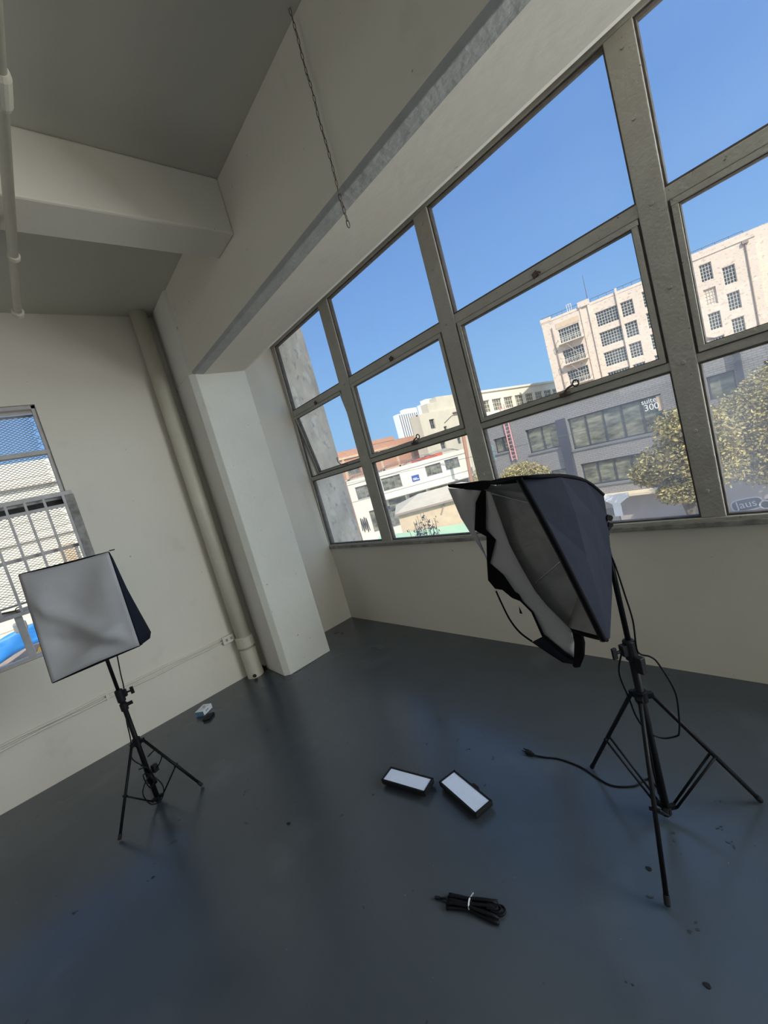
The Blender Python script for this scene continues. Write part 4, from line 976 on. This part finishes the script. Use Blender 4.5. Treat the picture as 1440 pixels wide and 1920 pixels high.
g = G(); fbox(g, f, -5.4 * K, 4.7 * K, -.02, .03, zs_(.98), zs_(1.02)); fbox(g, f, -5.4 * K, 4.7 * K, -.02, .03, zs_(-.45), zs_(-.42)); g.build('siding_line', M_gframe, wh)
for k in range(4):
    g = G(); u = (1.8 - 1.75 * k) * K; fbox(g, f, u - 1.55 * K, u, .0, .04, zs_(-1.9), zs_(-1.05)); g.build('shop_window', M_gwin2, wh)
g = G()
for (uc, ur) in ((3.2, 1.3), (.2, 1.6), (-1.6, 1.2), (-3.2, 1.5)):
    for q in range(3): g.tube([f((uc + (ur + q * .15) * math.cos(a * PI / 14)) * K, -1 - q * .5, zs_(1.33) + (.45 - .1 * q) * math.sin(a * PI / 14) * K) for a in range(15)], .025, 4, cap=False)
for k in range(24):
    u = (4.5 - .12 * k) * K; g.tube([f(u, -.8, zs_(1.33)), f(u - .05, -.8, zs_(1.33) + .35 + .15 * math.sin(k * 3.3))], .02, 4)
g.build('barbed_wire', M_wdark, wh)
g = G(); fbox(g, f, -3.6 * K, -.9 * K, -3, -2.2, zs_(1.33), zs_(1.6)); g.build('red_roof_vent', mat('red_paint', (.6, .12, .08), .6), wh)
sb = G(); fbox(sb, f, -1.15 * K, -.53 * K, .01, .06, zs_(-.13), zs_(.36)); o = sb.build('blue_sign', M_blue, wh)
g = G(); fbox(g, f, -.95 * K, -.62 * K, .06, .07, zs_(.08), zs_(.14)); fbox(g, f, -1.1 * K, -.62 * K, .06, .07, zs_(-.02), zs_(.03)); g.build('sign_lines', M_signw, o)
g = G(); scribble(g, f, 4.2 * K, zs_(-2.5), .8, 2.0, 21, .05); g.build('graffiti', M_grafd, wh)
# ---- tan stucco shed with hipped roof, green awning in front
ts = thing('stucco_shed', 'tan stucco shed with a cream hipped roof in front of the white house', 'shed', (-16, 15, GZ))
f, t_, n_ = frame_fn((-17, 14, 0), 135.6)
g = G(); fbox(g, f, -6.2, -1.0, -5, 0, GZ, -.92); g.build('stucco_wall', M_stuc, ts)
g = G(); g.add([f(-6.4, .25, -.98), f(-.85, .25, -.98), f(-.85, -5.2, -.98), f(-6.4, -5.2, -.98), f(-5.0, -2.3, -.42), f(-2.4, -2.3, -.42)], [(0, 1, 5, 4), (1, 2, 5), (2, 3, 4, 5), (3, 0, 4), (0, 3, 2, 1)])
g.build('hipped_roof', M_roof, ts)
g = G(); fbox(g, f, -6.4, -.85, .2, .27, -1.06, -.96); g.build('gutter', M_iron, ts)
g = G(); g.bar(f(-3.6, .05, -1.0), f(-3.25, .06, -1.6), .05, .05); g.build('bracket', M_iron, ts)
ga = thing('green_canopy', 'pale green sloping canopy below the tan shed', 'canopy', (-14, 12, -3))
g = G(); g.add([f(-7.5, .1, -2.75), f(.3, .1, -1.92), f(.8, 2.6, -2.9), f(-7.5, 2.6, -3.7)], [(0, 1, 2, 3)]); g.build('canopy_sheet', M_green, ga, solid=.06)
for u in (-7.0, -4.5, -2, .3): G().tube([f(u, 2.5, -2.95 + .1 * u), f(u, 2.5, GZ)], .05, 6).build('post', M_iron, ga)
# orange-brown post with a bracket between the houses
op = thing('rusty_pole', 'tall rust red pole at the left end of the grey building', 'pole', (-24, 33, GZ))
g = G(); g.tube([(-23.6, 32.2, 4.9), (-23.9, 32.2, 1.5), (-24.2, 32.2, -2), (-24.4, 32.2, GZ)], .17, 8); g.build('pole_shaft', M_orange, op)
g = G(); g.tube([(-23.7, 32.2, 4.7), (-24.6, 32.2, 4.6), (-25.6, 32.2, 4.2)], .05, 6); g.build('arm', M_iron, op)
# overhead wires
for i, (a, b) in enumerate((((-34, 22, 3.3), (16, 22, 3.3)), ((-34, 22.3, 2.6), (16, 22.3, 2.7)), ((-34, 21.6, 1.35), (16, 21.6, 1.0)))):
    a, b = Vector(a), Vector(b)
    o = G().tube([a.lerp(b, k / 20) + Vector((0, 0, -.5 * math.sin(PI * k / 20))) for k in range(21)], .012, 4).build('overhead_wire', M_wdark, None)
    tag(o, ('highest', 'middle', 'lowest')[i] + ' of the thin overhead wires crossing above the street', 'wire', 'overhead wires')

# ---- trees
def tree(name, label, base, blobs, n, m, size, seed, trunk, grp=None, ds=1.0):
    r = random.Random(seed)
    mv = lambda p: tuple(CAM + (Vector(p) - CAM) * ds)
    base = (*mv(base)[:2], GZ); blobs = [(mv(c), tuple(q * ds for q in rd)) for c, rd in blobs]; trunk = [[mv(p) for p in t] for t in trunk]
    root = thing(name, label, 'tree', base, grp)
    g = G()
    for i in range(n):
        c, rad = blobs[r.randrange(len(blobs))] if not isinstance(blobs[0][1], (int, float)) or True else None
        while True:
            q = Vector((r.uniform(-1, 1), r.uniform(-1, 1), r.uniform(-1, 1)))
            if .25 < q.length < 1: break
        q = q * (r.uniform(.75, 1.05)); p = Vector(c) + Vector((q.x * rad[0], q.y * rad[1], q.z * rad[2]))
        s = size * r.uniform(.5, 1.3)
        ax = Vector((r.uniform(-1, 1), r.uniform(-1, 1), r.uniform(-.6, .6))).normalized(); ay = ax.cross(Vector((r.uniform(-1, 1), r.uniform(-1, 1), r.uniform(-1, 1)))).normalized()
        g.add([p - ax * s, p + ay * s * .5, p + ax * s, p - ay * s * .5], [(0, 1, 2, 3)], r.randrange(len(m)))
    o = g.build('foliage', m, root)
    g = G(); b = Vector(base)
    for tp in trunk: g.tube(smooth_pts([b] + [Vector(x) for x in tp], 4), [.22 - .17 * k / (4 * len(tp)) for k in range(4 * len(tp) + 1)], 7)
    g.build('trunk', M_bark, root, smooth=True)
    return root
TG = 'street trees in front of the grey building'
tree('street_tree', 'big olive yellow tree at the foot of the dark building, left of the wide mullion', (-7.2, 30, GZ),
     [((-6.4, 30, -.9), (2.0, 1.8, 1.5)), ((-7.4, 29.6, -2.6), (2.0, 1.8, 1.3)), ((-8.6, 29.6, -3.3), (1.3, 1.2, .9)), ((-6.0, 30, -3.6), (2.2, 1.8, 1.4)), ((-7.3, 29.6, -4.7), (1.4, 1.2, .8)), ((-5.4, 30, -2.0), (1.6, 1.6, 1.6))], 17000, [M_leaf, M_leaf2], .105, 11,
     [[(-7.0, 30, -6), (-6.6, 30, -3), (-6.3, 30, -.6)], [(-7.1, 30, -6.2), (-7.8, 29.8, -4), (-8.6, 29.7, -3)], [(-7, 30, -6.2), (-6.0, 30, -4.6), (-5.2, 30, -2.4)]], TG, .885)
tree('street_tree', 'big olive yellow tree filling the rightmost window bay', (-3.0, 31, GZ),
     [((-4.0, 30.6, -1.0), (1.5, 1.6, 1.6)), ((-2.6, 31, -.2), (1.7, 1.6, 1.7)), ((-3.6, 31, -2.9), (2.2, 1.8, 1.6)), ((-1.6, 31, -2.2), (2.2, 1.8, 2.2)), ((-2.6, 31, -4.4), (2.4, 1.6, 1.0)), ((-.4, 31, -.4), (1.7, 1.6, 2.2))], 20000, [M_leaf, M_leaf2], .105, 12,
     [[(-2.8, 31, -5.6), (-2.2, 31, -3), (-1.6, 31, -.4)], [(-3.0, 31, -5.8), (-3.6, 30.8, -3.5), (-4, 30.7, -1)]], TG, 1.0)
tree('street_tree', 'small rounded yellow tree behind the top of the drooping softbox', (-17.8, 30.5, GZ),
     [((-17.9, 30.5, -1.9), (1.9, 1.5, 1.1)), ((-16.6, 30.5, -2.3), (1.1, 1.2, .9)), ((-19.2, 30.5, -2.3), (1.2, 1.2, .8))], 7000, [M_leaf2, M_leaf], .10, 13, [[(-17.8, 30.5, -5), (-17.6, 30.5, -2.4)], [(-17.8, 30.5, -5), (-18.8, 30.5, -2.6)]], TG)
tree('leafy_bush', 'yellow bush at the left end of the grey building beside the rust red pole', (-22.6, 31.5, GZ),
     [((-22.6, 31.5, -1.9), (.8, .9, 1.3)), ((-22.9, 31.5, -3.6), (1.1, .9, 1.4))], 2200, [M_leaf2], .10, 14, [[(-22.6, 31.5, -5), (-22.6, 31.5, -2)]])
# wispy weed tops just outside the sill
r = random.Random(5); wd = thing('weedy_shrub', 'dark thin stemmed shrub tops showing just above the window sill', 'shrub', (-5.0, 5, GZ))
g = G(); l = G()
for k in range(34):
    x0 = -5.0 + r.uniform(-.30, .34); zt = .36 + r.uniform(-.16, .30) * (1 - abs(x0 + 5) * 1.2); p0 = Vector((-5 + (x0 + 5) * .5, 5, -.8)); p1 = Vector((x0, 5 + r.uniform(-.1, .1), zt))
    g.tube([p0, (p0 + p1) / 2 + Vector((r.uniform(-.04, .04), 0, 0)), p1], .0045, 4)
    for q in range(9):
        c = p0.lerp(p1, r.uniform(.55, 1.0)) + Vector((r.uniform(-.05, .05), 0, r.uniform(-.03, .03))); s = r.uniform(.016, .042)
        a = Vector((r.uniform(-1, 1), r.uniform(-1, 1), r.uniform(-1, 1))).normalized(); b = a.cross(Vector((0, 1, .3))).normalized(); l.add([c - a * s, c + b * s * .5, c + a * s, c - b * s * .5], [(0, 1, 2, 3)])
g.tube([(-5, 5, GZ), (-5, 5, -.75)], .03, 6); g.build('stem', M_leafd, wd); l.build('leaves', M_leafd, wd)

# ---- view through the west window
ww = thing('pale_west_building', 'large pale sunlit building seen through the mesh of the left window', 'building', (-31, 0, GZ))
f, t_, n_ = frame_fn((-30, 0, 0), 0)
ho = [(-1.2 - 3.2 * k, 3.2, .6 - 3.2 * k, 4.9) for k in range(4)]
block(ww, f, -16, 14, GZ, 7.3, [], .3, M_white, 10)
g = G(); fbox(g, f, -16, 14, 0, .25, 5.9, 6.15); fbox(g, f, -16, 14, 0, .12, 2.95, 3.1); g.build('cornice', M_mtn, ww)

g = G(); fbox(g, f, 1.2, 1.9, 0, .3, -1, 2.3); g.build('brick_strip', M_stuc, ww)
g = G()
for zz in [GZ + .6 * k for k in range(25)]: fbox(g, f, -16, 14, 0, .02, zz, zz + .035)
g.build('siding_line', M_roof, ww)
bt = thing('blue_tarp', 'bright blue tarp stretched on the lot wall seen low in the left window', 'tarp', (-24, -1.5, GZ))
f, t_, n_ = frame_fn((-24, 0, 0), 0)
g = G(); rows = []
for i in range(6):
    rows.append([f(-3.2 + 4.2 * j / 8, .8 + .12 * math.sin(j * 1.7 + i), -1.15 + .75 * (j / 8) - .17 * i + .05 * math.sin(j * 2.2)) for j in range(9)])
g.grid(rows); g.build('tarp_sheet', mat('blue_tarp_plastic', (.02, .22, .62), .5), bt, smooth=True, solid=.02)
for u in (-3, .9): G().tube([f(u, .8, GZ), f(u, .8, -1.2)], .05, 6).build('tarp_pole', M_guard, bt)
lp_ = thing('white_lamp_post', 'white post with a grey lamp head standing in front of the blue tarp', 'lamp post', (-21.5, -1.02, GZ))
G().tube([(-21.5, -1.02, GZ), (-21.5, -1.02, -.75)], .07, 8).build('post', M_mtn, lp_)
g = G(); g.box(-21.7, -21.3, -1.25, -.85, -.72, -.35); g.build('lamp_head', M_gframe, lp_, bevel=.05)
gw = thing('graffiti_wall', 'low wall with orange and grey graffiti below the blue tarp', 'wall', (-24, -1, GZ))
g = G(); fbox(g, f, -8, 6, -.4, -.2, GZ, -1.7); g.build('wall_face', mat('dusty_rose_wall', (.50, .36, .30), .8, col2=(.30, .30, .32), vscale=1.3), gw)
g = G(); scribble(g, f, -1.9, -2.4, 1.2, .6, 31, .10); g.build('graffiti', M_grafd, gw)
g = G(); scribble(g, f, -.75, -2.3, .5, .7, 33, .13); g.build('graffiti', mat('orange_graffiti_paint', (.75, .38, .04), .6), gw)
g = G(); fbox(g, f, -8, 6, -.2, .5, -4.4, -2.95); g.build('pavement_edge', M_white, gw)
